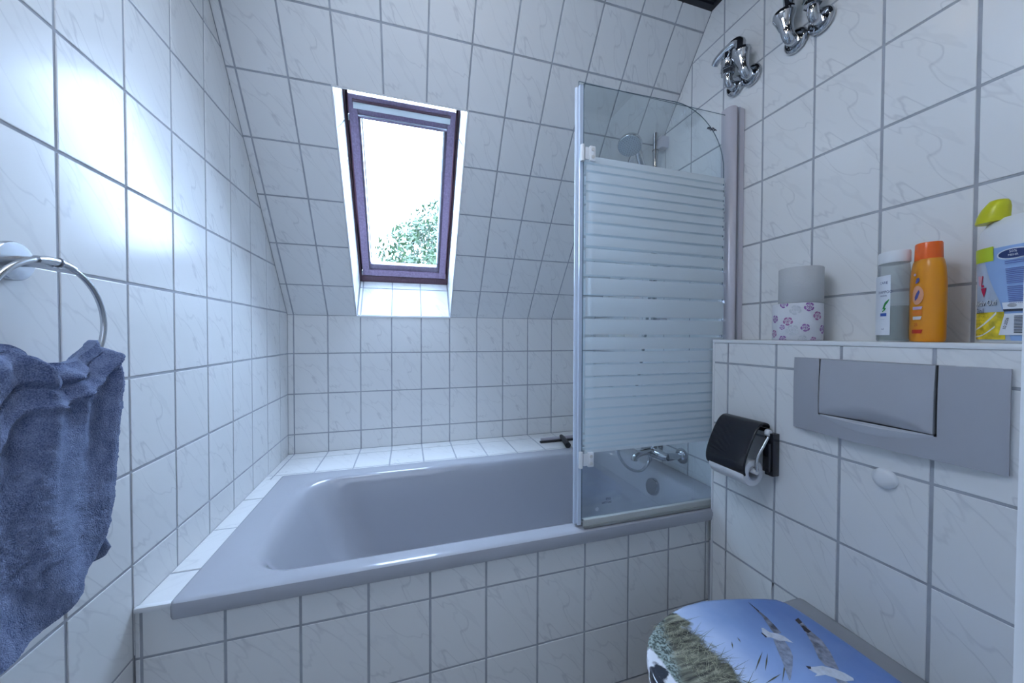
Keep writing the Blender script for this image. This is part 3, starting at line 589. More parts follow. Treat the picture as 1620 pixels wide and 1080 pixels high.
g2b = [(1.312, -1.4938), (1.3217, -1.4991), (1.3427, -1.5028), (1.3595, -1.5148), (1.3679, -1.5259), (1.3713, -1.5369), (1.367, -1.5405), (1.3489, -1.5368), (1.3386, -1.5272), (1.3281, -1.5175), (1.3051, -1.514), (1.3149, -1.5119), (1.3104, -1.5021)]
g2d = [(1.338, -1.527), (1.352, -1.534), (1.350, -1.555), (1.338, -1.580), (1.318, -1.605), (1.285, -1.628), (1.292, -1.610), (1.308, -1.580), (1.320, -1.552)]
for pts_, m_, dz in ((g1u, M_GUG, 0), (g1d, M_GUL, 0), (g1b, M_GUW, .0001), (g2u, M_GUG, 0), (g2d, M_GUL, 0), (g2b, M_GUW, .0001)):
    decal('printed_gull', pts_, Z+dz, m_, lido)
decal('printed_gull', g1u[:3]+[(1.3525, -1.366), g1u[-1]], Z+.0001, M_GUD, lido)
decal('printed_gull', [(1.3015, -1.4115), (1.3043, -1.4120), (1.3045, -1.4235), (1.3004, -1.4235)], Z+.0002, M_GUD, lido)
decal('printed_gull', [(1.4091, -1.4072), (1.4226, -1.405), (1.4180, -1.417), (1.4060, -1.4182)], Z+.0001, M_GUD, lido)
decal('printed_gull', [(1.4055, -1.423), (1.4110, -1.424), (1.4095, -1.440), (1.3990, -1.441), (1.3975, -1.434)], Z+.0001, M_GUD, lido)
decal('printed_gull', [(1.312, -1.4938), (1.3200, -1.498), (1.3150, -1.5015), (1.3104, -1.5)], Z+.0002, M_GUD, lido)
gs = MB(); rg = random.Random(11); M_STEM = flat('printed grass stems', (.10, .10, .07), .3)
for k in range(150):
    y0 = -1.33-rg.random()*.20; x0 = 1.10+.065*rg.random()+(abs(y0+1.37))*.10; L_ = rg.uniform(.015, .055); a = rg.uniform(-.9, .5)
    x1, y1 = x0+L_*math.cos(a), y0+L_*math.sin(a); wd = rg.uniform(.0003, .0007); nx, ny = -math.sin(a)*wd, math.cos(a)*wd
    if y0 > -1.325: continue
    gs.add([(x0-nx, y0-ny, Z-.0002), (x0+nx, y0+ny, Z-.0002), (x1, y1, Z-.0002)], [(0, 1, 2)])
for x0, y0, x1, y1 in ((1.205, -1.475, 1.262, -1.446), (1.225, -1.480, 1.268, -1.452), (1.235, -1.505, 1.290, -1.472), (1.200, -1.498, 1.250, -1.492), (1.208, -1.425, 1.222, -1.410), (1.238, -1.418, 1.243, -1.405)):
    d = Vector((x1-x0, y1-y0)); n = Vector((-d.y, d.x)).normalized()*.0013; m0 = Vector((x0, y0)).lerp(Vector((x1, y1)), .55)
    gs.add([(x0, y0, Z-.0001), (m0.x-n.x, m0.y-n.y, Z-.0001), (x1, y1, Z-.0001), (m0.x+n.x, m0.y+n.y, Z-.0001)], [(0, 1, 2, 3)])
gso = gs.build('printed_grass', M_STEM, lido); gso['kind'] = 'stuff'
for nm_, col_, sd in (('printed_grass', (.40, .39, .27), 21), ('printed_grass', (.05, .05, .045), 22)):
    g_ = MB(); rg = random.Random(sd)
    for k in range(330):
        y0 = rg.uniform(-1.54, -1.325); x0 = rg.uniform(1.085, 1.155); L_ = rg.uniform(.010, .035); a = rg.gauss(.6, .8)
        x1, y1 = x0+L_*math.cos(a), y0+L_*math.sin(a)
        if x1 > 1.172 or y1 > -1.322: continue
        wd = rg.uniform(.0002, .0005); nx, ny = -math.sin(a)*wd, math.cos(a)*wd; zz = Z-.0001+k*2e-7
        g_.add([(x0-nx, y0-ny, zz), (x0+nx, y0+ny, zz), (x1, y1, zz)], [(0, 1, 2)])
    g_ = g_.build(nm_, flat('printed strands %d' % sd, col_, .3), lido); g_['kind'] = 'stuff'
MB().loft([outline(.93, .402), outline(.965, .405), outline(.985, .410), outline(.985, .420), outline(.97, .425)]).build('seat', mat('white seat', (.70, .72, .76), .2), to)
def bowl(z, s, back=1.553, k=.97):
    p = outline(s, z, 0, 1.40); return [Vector((min(v.x, back) if v.x < 1.41 else back, CYT+(v.y-CYT)*1.0, z)) for v in p]
MB().loft([bowl(.398, .95), bowl(.39, .965), bowl(.36, .955), bowl(.30, .86), bowl(.23, .70), bowl(.17, .55), bowl(.13, .45), bowl(.12, .40)]).build('bowl', M_CER, to)
MB().box(1.458, 1.554, CYT-.166, CYT+.166, .385, .416, .012).build('rear_deck', M_CER, to)
for s in (-1, 1): MB().tube([(1.462, CYT+s*.09, .424), (1.462, CYT+s*.05, .424)], .010, seg=16).build('hinge', M_CHROME, to)

# flush plate
FY0, FY1, FZ0, FZ1 = -1.6495, -1.302, .858, 1.041; fx = BX-.012
fp = thing('flush_plate', (BX, (FY0+FY1)/2, FZ0), 'wide grey flush plate with one big button on the tiled cistern box', 'flush plate')
# bowed plate: curved in y
def bowed(y, z):
    u = (y-(FY0+FY1)/2)/((FY1-FY0)/2); v = (z-(FZ0+FZ1)/2)/((FZ1-FZ0)/2); return fx-.013*(1-u*u)-.002*(1-v*v)+.004
BY0, BY1, BZ0, BZ1 = -1.5665, -1.368, .905, 1.0405
def bottom(y):
    u = (y-(BY0+BY1)/2)/((BY1-BY0)/2); return BZ0+.004*abs(u)
rows = []; ny = 60
def arc(y): u = (y-(BY0+BY1)/2)/((BY1-BY0)/2); return max(0, 1-u*u)
grid = []; vs = []; fs = []
ys = [FY0+(FY1-FY0)*i/ny for i in range(ny+1)]
zs_ = [FZ0+(FZ1-FZ0)*i/24 for i in range(25)]
pm = MB()
vv = [Vector((bowed(y, z), y, z)) for z in zs_ for y in ys]; ff = [(j*(ny+1)+i, j*(ny+1)+i+1, (j+1)*(ny+1)+i+1, (j+1)*(ny+1)+i) for j in range(24) for i in range(ny)
      if not (BY0 < (ys[i]+ys[i+1])/2 < BY1 and (zs_[j]+zs_[j+1])/2 > BZ0)]
pm.add(vv, ff, True)
# sides of the plate
rim = [Vector((bowed(y, FZ0), y, FZ0)) for y in ys]+[Vector((bowed(FY1, z), FY1, z)) for z in zs_[1:]]+[Vector((bowed(y, FZ1), y, FZ1)) for y in reversed(ys[:-1])]+[Vector((bowed(FY0, z), FY0, z)) for z in reversed(zs_[1:-1])]
rim2 = [Vector((BX-.0005, v.y+(.002 if v.y < -1.476 else -.002), v.z)) for v in rim]
pm.loft([rim, rim2], False, False)
pm.build('plate', M_PLATE, fp)
MB().box(BX-.0075, BX-.001, BY0-.004, BY1+.004, BZ0-.004, BZ1-.001).build('recess', mat('dark recess', (.08, .085, .10), .5), fp)
# button with a hollowed lower lip
bt = MB(); bv = []; nb = 40; mz = 14
for j in range(mz+1):
    for i in range(nb+1):
        y = BY0+.0018+(BY1-BY0-.0036)*i/nb; v = (j/mz)**1.6; z0 = BZ0+.003; z = z0+(BZ1-z0)*v; c = arc(y)
        hol = c*.024; x = bowed(y, z)-.0042*(1-.75*max(0, v-.5)*2)
        zz = z
        k = (z-z0)/(hol+1e-4)
        if c > 0 and k < 1: x += .013*(1-k)*c
        bv.append(Vector((x, y, zz)))
bt.add(bv, [(j*(nb+1)+i, j*(nb+1)+i+1, (j+1)*(nb+1)+i+1, (j+1)*(nb+1)+i) for j in range(mz) for i in range(nb)], True)
e = [bv[i] for i in range(nb+1)]+[bv[j*(nb+1)+nb] for j in range(1, mz+1)]+[bv[mz*(nb+1)+i] for i in range(nb-1, -1, -1)]+[bv[j*(nb+1)] for j in range(mz-1, 0, -1)]
bt.loft([e, [Vector((BX-.006, p.y, p.z)) for p in e]], False, False); bt.build('button', M_PLATE2, fp)
# crescent scoop below the button
cr = MB(); top = []; mid = []; bot = []
for i in range(41):
    y = BY0+.002+(BY1-BY0-.004)*i/40; c = arc(y); top.append(Vector((bowed(y, BZ0)+.004*c, y, BZ0+.001))); mid.append(Vector((bowed(y, BZ0)-.0008-.0035*c, y, BZ0-.005*c))); bot.append(Vector((bowed(y, BZ0-.02)-.0006, y, BZ0-.0215*c-.0006)))
cr.loft([top, mid, bot], False, False, closed=False); cr.build('finger_scoop', mat('light satin scoop', (.50, .52, .56), .16), fp)
MB().box(bowed(-1.61, 1.04)-.001, BX-.006, -1.6, -1.589, FZ1-.001, FZ1+.0004).build('catch', M_WHITE, fp)
kb = MB().lathe([(.0215, 0), (.0215, .004), (.019, .0085), (.012, .011), (0, .012)], (BX-.0002, -1.486, .7905), (-1, 0, 0), seg=36).build('cover_cap', M_WHITE); tag(kb, 'small round white cap on the tiles under the flush plate', 'cap')

# ------------------------------------------------------------------ toilet paper holder
tp = thing('toilet_paper_holder', (BX, -1.245, .70), 'black toilet paper holder with glossy hinged cover on the tiled box', 'paper holder')
MB().box(1.531, BX-.0005, -1.262, -1.238, .708, .826, .002).box(1.520, 1.533, -1.258, -1.240, .72, .80, .002).build('bracket', M_BLACK, tp)
cv = MB(); pr_ = [(1.548, .836), (1.540, .848), (1.524, .852), (1.508, .846), (1.493, .830), (1.477, .802), (1.463, .772), (1.4545, .748), (1.4525, .728), (1.456, .714), (1.463, .705)]
def smooth_pts(p, n=6):
    out = []
    for i in range(len(p)-1):
        p0 = p[max(i-1, 0)]; p1 = p[i]; p2 = p[i+1]; p3 = p[min(i+2, len(p)-1)]
        for k in range(n):
            t = k/n; out.append(tuple(.5*(2*b+(c-a)*t+(2*a-5*b+4*c-d)*t*t+(3*b-a-3*c+d)*t**3) for a, b, c, d in zip(p0, p1, p2, p3)))
    return out+[p[-1]]
sp = smooth_pts(pr_); rings = []
L0, L1 = -1.112, -1.243
for i, (x, z) in enumerate(sp):
    a = sp[max(i-1, 0)]; b = sp[min(i+1, len(sp)-1)]; t = Vector((b[0]-a[0], b[1]-a[1])).normalized(); nx, nz_ = -t.y, t.x
    e0 = min(i, len(sp)-1-i)/6; sh_ = .014*max(0, 1-(len(sp)-1-i)/9)**2+.004*max(0, 1-i/5)**2; y0, y1 = L0-sh_, L1+sh_; n = .0028
    rings.append([Vector((x-nx*.0, y0, z)), Vector((x-nx*n*-1, y0-.002, z+nz_*n)), Vector((x+nx*n, y1+.002, z+nz_*n)), Vector((x, y1, z)), Vector((x-nx*n*.0, y1+.003, z)), Vector((x, y0-.003, z))])
rings2 = []
for i, (x, z) in enumerate(sp):
    a = sp[max(i-1, 0)]; b = sp[min(i+1, len(sp)-1)]; t = Vector((b[0]-a[0], b[1]-a[1])).normalized(); nx, nz_ = t.y, -t.x
    sh_ = .013*max(0, 1-(len(sp)-1-i)/8)**2+.005*max(0, 1-i/6)**2; y0, y1 = L0-sh_, L1+sh_
    rings2.append([Vector((x-nx*.0015, y0, z-nz_*.0015)), Vector((x+nx*.0010, y0-.0012, z+nz_*.0010)), Vector((x+nx*.0018, y0-.004, z+nz_*.0018)), Vector((x+nx*.0018, y1+.004, z+nz_*.0018)), Vector((x+nx*.0010, y1+.0012, z+nz_*.0010)), Vector((x-nx*.0015, y1, z-nz_*.0015))])
cv.loft(rings2); cv.build('cover', M_BLACK, tp)
MB().tube([(1.534, -1.115, .832), (1.534, -1.24, .832)], .0055, seg=14).build('hinge_rod', M_BLACK, tp)
MB().lathe([(.0095, 0), (.0095, .010), (.008, .0115), (0, .012)], (1.534, -1.240, .826), (0, -1, 0), seg=24).build('end_cap', M_WHITE, tp)
MB().tube([(1.527, -1.250, .815), (1.508, -1.250, .79), (1.488, -1.2485, .757), (1.490, -1.247, .724)], .0042, seg=12, res=3).build('arm', M_STEEL, tp)
MB().tube([(1.490, -1.10, .721), (1.490, -1.249, .721)], .0075, seg=16).build('roll_bar', M_WHITE, tp)
tr_ = thing('toilet_paper_roll', (1.480, -1.175, .735), 'nearly used white toilet paper roll hanging under the black cover', 'toilet paper')
rc = (1.480, -1.120, .736)
MB().loft([[Vector((1.490+r*math.cos(a), y, .714+r*math.sin(a))) for a in [2*math.pi*k/40 for k in range(40)]] for r, y in ((.021, -1.122), (.0355, -1.122), (.0365, -1.124), (.0365, -1.236), (.0355, -1.238), (.021, -1.238), (.021, -1.122))], False, False).build('paper', M_PAPERW, tr_)
MB().loft([[Vector((1.490+r*math.cos(a), y, .714+r*math.sin(a))) for a in [2*math.pi*k/32 for k in range(32)]] for r, y in ((.0185, -1.124), (.0208, -1.124), (.0208, -1.2395), (.0185, -1.2395), (.0185, -1.124))], False, False).build('core', mat('white core', (.62, .64, .68), .6), tr_)

# ------------------------------------------------------------------ shelf: two rolls, three bottles
SZ = BZ+.0008
def roll(loc, r, h, m, label, holder=None):
    t = thing('toilet_paper_roll', loc, label, 'toilet paper', 'spare rolls on the shelf'); x, y, z = loc
    MB().loft([[Vector((x+q*math.cos(2*math.pi*k/56), y+q*math.sin(2*math.pi*k/56), z+hh)) for k in range(56)] for q, hh in ((.020, 0), (r-.002, 0), (r, .002), (r, h-.002), (r-.002, h), (.020, h), (.020, 0))], False, False).build('paper', m, t)
    MB().loft([[Vector((x+q*math.cos(2*math.pi*k/28), y+q*math.sin(2*math.pi*k/28), z+hh)) for k in range(28)] for q, hh in ((.0185, .001), (.0198, .001), (.0198, h+.0005), (.0185, h+.0005), (.0185, .001))], False, False).build('core', M_CARD, t)
    return t
rx, ry = 1.628, -1.2515; RR = .057; H1 = .102
M_FLOW = mat('white printed tissue', (.72, .74, .78), .9, bump=.4, bscale=260)
rl = roll((rx, ry, SZ), RR, H1, M_FLOW, 'white toilet roll printed with purple roses, under the grey roll')
roll((rx+.000, ry-.008, SZ+H1+.0008), .050, .098, M_PAPER, 'plain grey toilet roll stacked on the rose-printed roll')
M_ROSE = mat('purple rose print', (.34, .16, .42), .9); M_ROSE2 = mat('mauve rose print', (.42, .18, .36), .9); M_PALE = mat('faint grey rose print', (.60, .63, .67), .9)
def rose(ang, z, s, m, kind=0):
    """flat print wrapped on the roll: rings of short strokes"""
    mb = MB(); rg = random.Random(int(ang*100+z*1000))
    def P(u, v, o=.0004): a = ang+u/RR; return Vector((rx+(RR+o)*math.cos(a), ry+(RR+o)*math.sin(a), max(SZ+.001, min(SZ+H1-.001, z+v))))
    for ri, (r0, r1, n) in enumerate(((.0, .28, 3), (.40, .56, 4), (.70, 1.0, 5))):
        for k in range(n):
            a0 = 2*math.pi*k/n+ri*.7+rg.random()*.3; a1 = a0+2*math.pi/n*.80; st = 7; pa = []; pb = []
            for q in range(st+1):
                a = a0+(a1-a0)*q/st; bulge = 1+.12*math.sin(math.pi*q/st) if ri == 2 else 1
                pa.append(P(s*r0*math.cos(a), s*r0*math.sin(a))); pb.append(P(s*r1*bulge*math.cos(a), s*r1*bulge*math.sin(a)))
            mb.add(pa+pb, [(q, q+1, q+st+2, q+st+1) for q in range(st)])
    mb.build('printed_rose', m, rl)
A0 = math.atan2(CAM.y-ry, CAM.x-rx)
for du, v, s, m in ((-.018, .034, .0095, M_ROSE), (.020, .052, .0105, M_ROSE2), (-.026, .090, .011, M_ROSE), (-.048, .066, .011, M_ROSE2), (-.068, .030, .011, M_ROSE), (.034, .036, .0065, M_ROSE), (.032, .003, .009, M_ROSE), (-.037, .002, .007, M_ROSE2), (.030, .1, .010, M_ROSE), (.01, .028, .013, M_PALE), (.004, .082, .012, M_PALE), (-.012, .004, .009, M_PALE), (.058, .060, .010, M_ROSE), (.062, .018, .010, M_ROSE2)):
    rose(A0-du/RR, SZ+v, s, m)

def oval(cx, cy, z, a, b, rot, n=40, p=2.3):
    out = []
    for k in range(n):
        t = 2*math.pi*k/n; c, s_ = math.cos(t), math.sin(t); x = a*math.copysign(abs(c)**(2/p), c); y_ = b*math.copysign(abs(s_)**(2/p), s_)
        out.append(Vector((cx+x*math.cos(rot)-y_*math.sin(rot), cy+x*math.sin(rot)+y_*math.cos(rot), z)))
    return out
def patch(cx, cy, a, b, rot, t0, t1, z0, z1, shape, o=.0006, p=2.3, n=24, t1b=None):
    """label wrapped on an oval bottle between angle parameters t0..t1"""
    mb = MB(); rws = []
    for z in [z0+(z1-z0)*k/8 for k in range(9)]:
        rr = []
        for k in range(n+1):
            te = t1 if t1b is None else t1b+(t1-t1b)*(z-z0)/(z1-z0); t = t0+(te-t0)*k/n; s = shape(z); A, B = a*s+o, b*s+o; c, s_ = math.cos(t), math.sin(t); x = A*math.copysign(abs(c)**(2/p), c); y_ = B*math.copysign(abs(s_)**(2/p), s_)
            rr.append(Vector((cx+x*math.cos(rot)-y_*math.sin(rot), cy+x*math.sin(rot)+y_*math.cos(rot), z)))
        rws.append(rr)
    mb.loft(rws, False, False, closed=False); return mb
def onoval(cx, cy, a, b, rot, t, z, o=.001, p=2.3):
    c, s_ = math.cos(t), math.sin(t); A, B = a+o, b+o; x = A*math.copysign(abs(c)**(2/p), c); y_ = B*math.copysign(abs(s_)**(2/p), s_)
    return Vector((cx+x*math.cos(rot)-y_*math.sin(rot), cy+x*math.sin(rot)+y_*math.cos(rot), z))
def wrap_verts(me, cx, cy, a, b, rot, tc, z, o, p, parent, tilt=0):
    """bend a flat mesh (x along, y up) round an oval bottle"""
    tab = []; N2 = 240; acc = 0; prev = None
    for k in range(-N2, N2+1):
        t = tc+k*1.9/N2; q = onoval(cx, cy, a, b, rot, t, 0, o, p)
        if prev is not None: acc += (q-prev).length
        tab.append((acc, q)); prev = q
    mid = tab[N2][0]; pl = world_loc(parent); ct, st = math.cos(tilt), math.sin(tilt)
    for v in me.vertices:
        x, y_ = v.co.x*ct-v.co.y*st, v.co.x*st+v.co.y*ct; s_ = mid+x; lo, hi = 0, len(tab)-1
        while hi-lo > 1:
            m_ = (lo+hi)//2
            if tab[m_][0] <= s_: lo = m_
            else: hi = m_
        f = (s_-tab[lo][0])/max(1e-9, tab[hi][0]-tab[lo][0]); q = tab[lo][1].lerp(tab[hi][1], f); n = q-Vector((cx, cy, 0)); n.normalize()
        v.co = Vector((q.x, q.y, z+y_))-pl+Vector((n.x, n.y, 0))*v.co.z
def bend(me, step=.002):
    bm = bmesh.new(); bm.from_mesh(me); xs = [v.co.x for v in bm.verts]; x = min(xs)+step
    while x < max(xs)-.0003:
        bmesh.ops.bisect_plane(bm, geom=bm.verts[:]+bm.edges[:]+bm.faces[:], plane_co=(x, 0, 0), plane_no=(1, 0, 0)); x += step
    bm.to_mesh(me); bm.free()
def wraptext(parent, body, size, cx, cy, a, b, rot, tc, z, m, name='printed_text', p=2.3, sx=1, tilt=0, o=.0011):
    c = bpy.data.curves.new('t', 'FONT'); c.body = body; c.size = size; c.align_x = 'CENTER'; c.resolution_u = 2
    to = bpy.data.objects.new('t', c); COL.objects.link(to); bpy.context.view_layer.update()
    me = bpy.data.meshes.new_from_object(to.evaluated_get(bpy.context.evaluated_depsgraph_get())); bpy.data.objects.remove(to)
    me.transform(Matrix.Diagonal((sx, 1, 1, 1))); wrap_verts(me, cx, cy, a, b, rot, tc, z, o, p, parent, tilt); me.materials.clear()
    return link(name, me, m, parent, loc=(0, 0, 0))
def wrapshape(parent, pts, cx, cy, a, b, rot, tc, z, m, name, p=2.3, o=.0012):
    bm = bmesh.new(); f = bm.faces.new([bm.verts.new((x, y_, 0)) for x, y_ in pts]); me = bpy.data.meshes.new(name); bm.to_mesh(me); bm.free()
    bend(me); wrap_verts(me, cx, cy, a, b, rot, tc, z, o, p, parent)
    return link(name, me, m, parent, loc=(0, 0, 0))

# clear shampoo bottle
sx_, sy_, srot = 1.628, -1.457, math.radians(50); sa_, sb_ = .033, .0240
sb = thing('shampoo_bottle', (sx_, sy_, SZ), 'clear shampoo bottle with white flip cap and a green leaf label', 'bottle')
def clear_mat(name, tint):
    m = bpy.data.materials.new(name); m.use_nodes = True; nt = m.node_tree; nt.nodes.clear(); N = nt.nodes.new; L = nt.links.new
    t = N('ShaderNodeBsdfTransparent'); t.inputs[0].default_value = (*tint, 1); g = N('ShaderNodeBsdfGlossy'); g.inputs['Roughness'].default_value = .05; d = N('ShaderNodeBsdfDiffuse'); d.inputs[0].default_value = (.62, .66, .68, 1)
    lw = N('ShaderNodeLayerWeight'); lw.inputs[0].default_value = .5; f = N('ShaderNodeMath'); f.operation = 'MULTIPLY_ADD'; f.inputs[1].default_value = .5; f.inputs[2].default_value = .03; pw = N('ShaderNodeMath'); pw.operation = 'POWER'; pw.inputs[1].default_value = 4; L(lw.outputs['Facing'], pw.inputs[0]); L(pw.outputs[0], f.inputs[0]); a = N('ShaderNodeMixShader'); a.inputs[0].default_value = .20; b = N('ShaderNodeMixShader'); o = N('ShaderNodeOutputMaterial')
    L(t.outputs[0], a.inputs[1]); L(d.outputs[0], a.inputs[2]); L(f.outputs[0], b.inputs[0]); L(a.outputs[0], b.inputs[1]); L(g.outputs[0], b.inputs[2]); L(b.outputs[0], o.inputs[0]); return m
bs = [(.93, 0), (1, .004), (1.02, .04), (1.0, .10), (.965, .15), (.92, .171), (.86, .178)]
MB().loft([oval(sx_, sy_, SZ+h, sa_*k, sb_*k, srot) for k, h in bs]).build('body', clear_mat('clear plastic', (.88, .92, .92)), sb)
MB().loft([oval(sx_, sy_, SZ+h, sa_*k*.93, sb_*k*.92, srot) for k, h in ((.93, .003), (1, .006), (1.02, .04), (1.0, .079))]).build('liquid', clear_mat('clear shampoo', (.80, .86, .84)), sb)
MB().loft([oval(sx_, sy_, SZ+h, sa_*k, sb_*k, srot) for k, h in ((.95, .176), (.97, .178), (.97, .198), (.93, .2015))]).build('cap', M_WHITE, sb)
LBL = mat('white label', (.78, .82, .88), .35)
la = math.radians(42), math.radians(140)
patch(sx_, sy_, sa_, sb_, srot, la[0], la[1], SZ+.014, SZ+.148, lambda z: 1.02, o=.0008).build('front_label', LBL, sb)
M_NAVY = flat('navy print', (.02, .04, .16)); M_GREEN = flat('leaf green print', (.03, .25, .06))
tcx = math.radians(112)
wraptext(sb, 'CARE', .008, sx_, sy_, sa_*1.02, sb_*1.02, srot, tcx, SZ+.129, M_NAVY); wraptext(sb, 'SHAMPOO', .0085, sx_, sy_, sa_*1.02, sb_*1.02, srot, math.radians(115), SZ+.108, M_NAVY, sx=.8)
wraptext(sb, 'sensitive', .006, sx_, sy_, sa_*1.02, sb_*1.02, srot, tcx, SZ+.101, M_NAVY, sx=.8)
wrapshape(sb, [(-.005, -.006), (-.001, .002), (.003, .012), (.012, .020), (.010, .013), (.005, .006), (.003, .001), (.006, -.001), (.004, -.005), (-.002, -.009), (-.003, -.007), (.001, -.004), (-.001, -.001)], sx_, sy_, sa_*1.02, sb_*1.02, srot, math.radians(114), SZ+.075, M_GREEN, 'leaf_print')
wrapshape(sb, [(-.008, -.0035), (.007, -.0035), (.007, .0035), (-.008, .0035)], sx_, sy_, sa_*1.02, sb_*1.02, srot, math.radians(114), SZ+.060, flat('blue print', (.05, .12, .45)), 'blue_print')
wraptext(sb, 'ml', .006, sx_, sy_, sa_*1.02, sb_*1.02, srot, math.radians(112), SZ+.026, M_NAVY); wraptext(sb, '- - -', .005, sx_, sy_, sa_*1.02, sb_*1.02, srot, tcx, SZ+.048, M_NAVY)

# orange lotion bottle
ox, oy, orot = 1.628, -1.512, math.radians(45); oa, ob = .034, .0235
ob_ = thing('lotion_bottle', (ox, oy, SZ), 'amber orange lotion bottle with a bright orange cap', 'bottle')
bs = [(.90, 0), (.97, .003), (1.0, .010), (1.0, .05), (1.01, .09), (1.0, .125), (.93, .155), (.84, .170), (.78, .1735)]
MB().loft([oval(ox, oy, SZ+h, oa*k, ob*k, orot) for k, h in bs]).build('body', M_ORANGE, ob_)
MB().loft([oval(ox, oy, SZ+h, .0215*k, .0195*k, orot) for k, h in ((1, .172), (1, .174), (.97, .206), (.92, .2085))]).build('cap', M_ORCAP, ob_)
def sho(z):
    h = z-SZ; 
    for (k0, h0), (k1, h1) in zip(bs, bs[1:]):
        if h <= h1: return k0+(k1-k0)*(h-h0)/(h1-h0)
    return bs[-1][0]
def ring_pts(rx_, rz_, n=20): return [(rx_*math.cos(2*math.pi*k/n), rz_*math.sin(2*math.pi*k/n)) for k in range(n)]
ot = math.radians(116); M_LIL = flat('lilac print', (.55, .42, .60)); M_SKY = flat('blue swirl print', (.10, .12, .38)); M_RED = flat('red print', (.55, .03, .01)); M_PEA = flat('peach print', (.78, .36, .20)); M_ORP = flat('orange print', (.85, .22, .02))
wrapshape(ob_, ring_pts(.0125, .020), ox, oy, oa, ob, orot, ot, SZ+.098, M_PEA, 'oval_print', o=.0014)
wrapshape(ob_, [(-.004, -.012), (.002, -.006), (.006, .006), (.004, .011), (-.001, .004), (-.005, -.004)], ox, oy, oa, ob, orot, ot, SZ+.098, M_SKY, 'swirl_print', o=.0018)
wrapshape(ob_, [(-.005, -.006), (.001, -.005), (.005, .0), (.003, .006), (-.002, .004)], ox, oy, oa, ob, orot, ot, SZ+.129, M_SKY, 'swirl_print', o=.0012)
wrapshape(ob_, ring_pts(.0035, .003, 10), ox, oy, oa, ob, orot, math.radians(104), SZ+.142, M_LIL, 'dot_print', o=.0008)
for h, m, wd, hh in ((.071, M_LIL, .011, .0030), (.063, M_ORP, .011, .0025), (.058, M_ORP, .0115, .0018), (.050, flat('white band', (.75, .72, .75)), .010, .0033), (.0215, M_RED, .012, .0040)):
    wrapshape(ob_, [(-wd, -hh), (wd*.8, -hh), (wd, hh), (-wd, hh)], ox, oy, oa, ob, orot, ot, SZ+h, m, 'band_print', o=.0014)
wraptext(ob_, '25', .009, ox, oy, oa, ob, orot, math.radians(112), SZ+.033, M_RED)

# cleaner bottle with lime cap
yx, yy, yrot = 1.626, -1.630, math.radians(60); ya, yb = .052, .034
yb_ = thing('cleaner_bottle', (yx, yy, SZ), 'large white cleaner bottle with lime yellow cap and pale blue label', 'bottle')
ybs = [(.93, 0), (.98, .003), (1.0, .01), (1.0, .08), (1.02, .13), (1.05, .165), (1.05, .19), (.98, .208), (.80, .222), (.62, .228)]
def ysh(z):
    h = z-SZ
    for (k0, h0), (k1, h1) in zip(ybs, ybs[1:]):
        if h <= h1: return k0+(k1-k0)*(h-h0)/(h1-h0)
    return ybs[-1][0]
M_YB = mat('white bottle plastic', (.78, .80, .82), .35)
MB().loft([oval(yx, yy, SZ+h, ya*k, yb*k, yrot, p=2.6) for k, h in ybs]).build('body', M_YB, yb_)
ccx, ccy = 1.622, -1.598
MB().loft([oval(ccx, ccy+dy, SZ+h, a, b, yrot, p=2.2) for a, b, dy, h in ((.0205, .018, 0, .224), (.021, .0185, 0, .227), (.020, .018, -.001, .237), (.0175, .016, -.004, .250), (.0135, .013, -.0065, .259), (.0105, .0105, -.007, .2635), (.008, .008, -.007, .2645))]).build('cap', M_YEL, yb_)
def ypatch(name, t0, t1, z0, z1, m, o, t1b=None): patch(yx, yy, ya, yb, yrot, math.radians(t0), math.radians(t1), SZ+z0, SZ+z1, ysh, o=o, p=2.6, t1b=None if t1b is None else math.radians(t1b)).build(name, m, yb_)
ypatch('back_label', 20, 200, .004, .172, mat('pale blue label', (.30, .46, .76), .35), .0006)
ypatch('lime_label', 14, 89, .150, .176, mat('lime label', (.50, .62, .03), .4), .0012)
ypatch('front_label', 10, 76, .004, .150, mat('silvery blue front label', (.44, .53, .66), .4, vary=.06, vscale=30), .0009, 112)
ypatch('lemon_print', 22, 101, .006, .056, mat('yellow lemon print', (.72, .56, .03), .4, vary=.45, vscale=60), .0014, 104)
def yshape(pts, t, z, m, name, o=.0018): return wrapshape(yb_, pts, yx, yy, ya*ysh(SZ+z), yb*ysh(SZ+z), yrot, math.radians(t), SZ+z, m, name, p=2.6, o=o)
def ytext(s, size, t, z, m, sx=1, tilt=0, o=.0024): return wraptext(yb_, s, size, yx, yy, ya*ysh(SZ+z), yb*ysh(SZ+z), yrot, math.radians(t), SZ+z, m, p=2.6, sx=sx, tilt=tilt, o=o)
M_SWO = flat('white swoosh', (.78, .83, .86)); M_RED2 = flat('crimson print', (.45, .01, .07)); M_PINK = flat('pink print', (.72, .42, .50))
def band(x0, y0, x1, y1, w0, w1, n=10, sag=.006):
    up_ = [(x0+(x1-x0)*k/n, y0+(y1-y0)*k/n-sag*math.sin(math.pi*k/n)+(w0+(w1-w0)*k/n)) for k in range(n+1)]; lo_ = [(x0+(x1-x0)*k/n, y0+(y1-y0)*k/n-sag*math.sin(math.pi*k/n)) for k in range(n+1)]
    return lo_+up_[::-1]
yshape(band(-.026, .0, .022, .030, .002, .005), 76, .022, M_SWO, 'white_swoosh'); yshape(band(-.026, 0, .018, .018, .002, .003), 78, .010, M_SWO, 'white_swoosh')
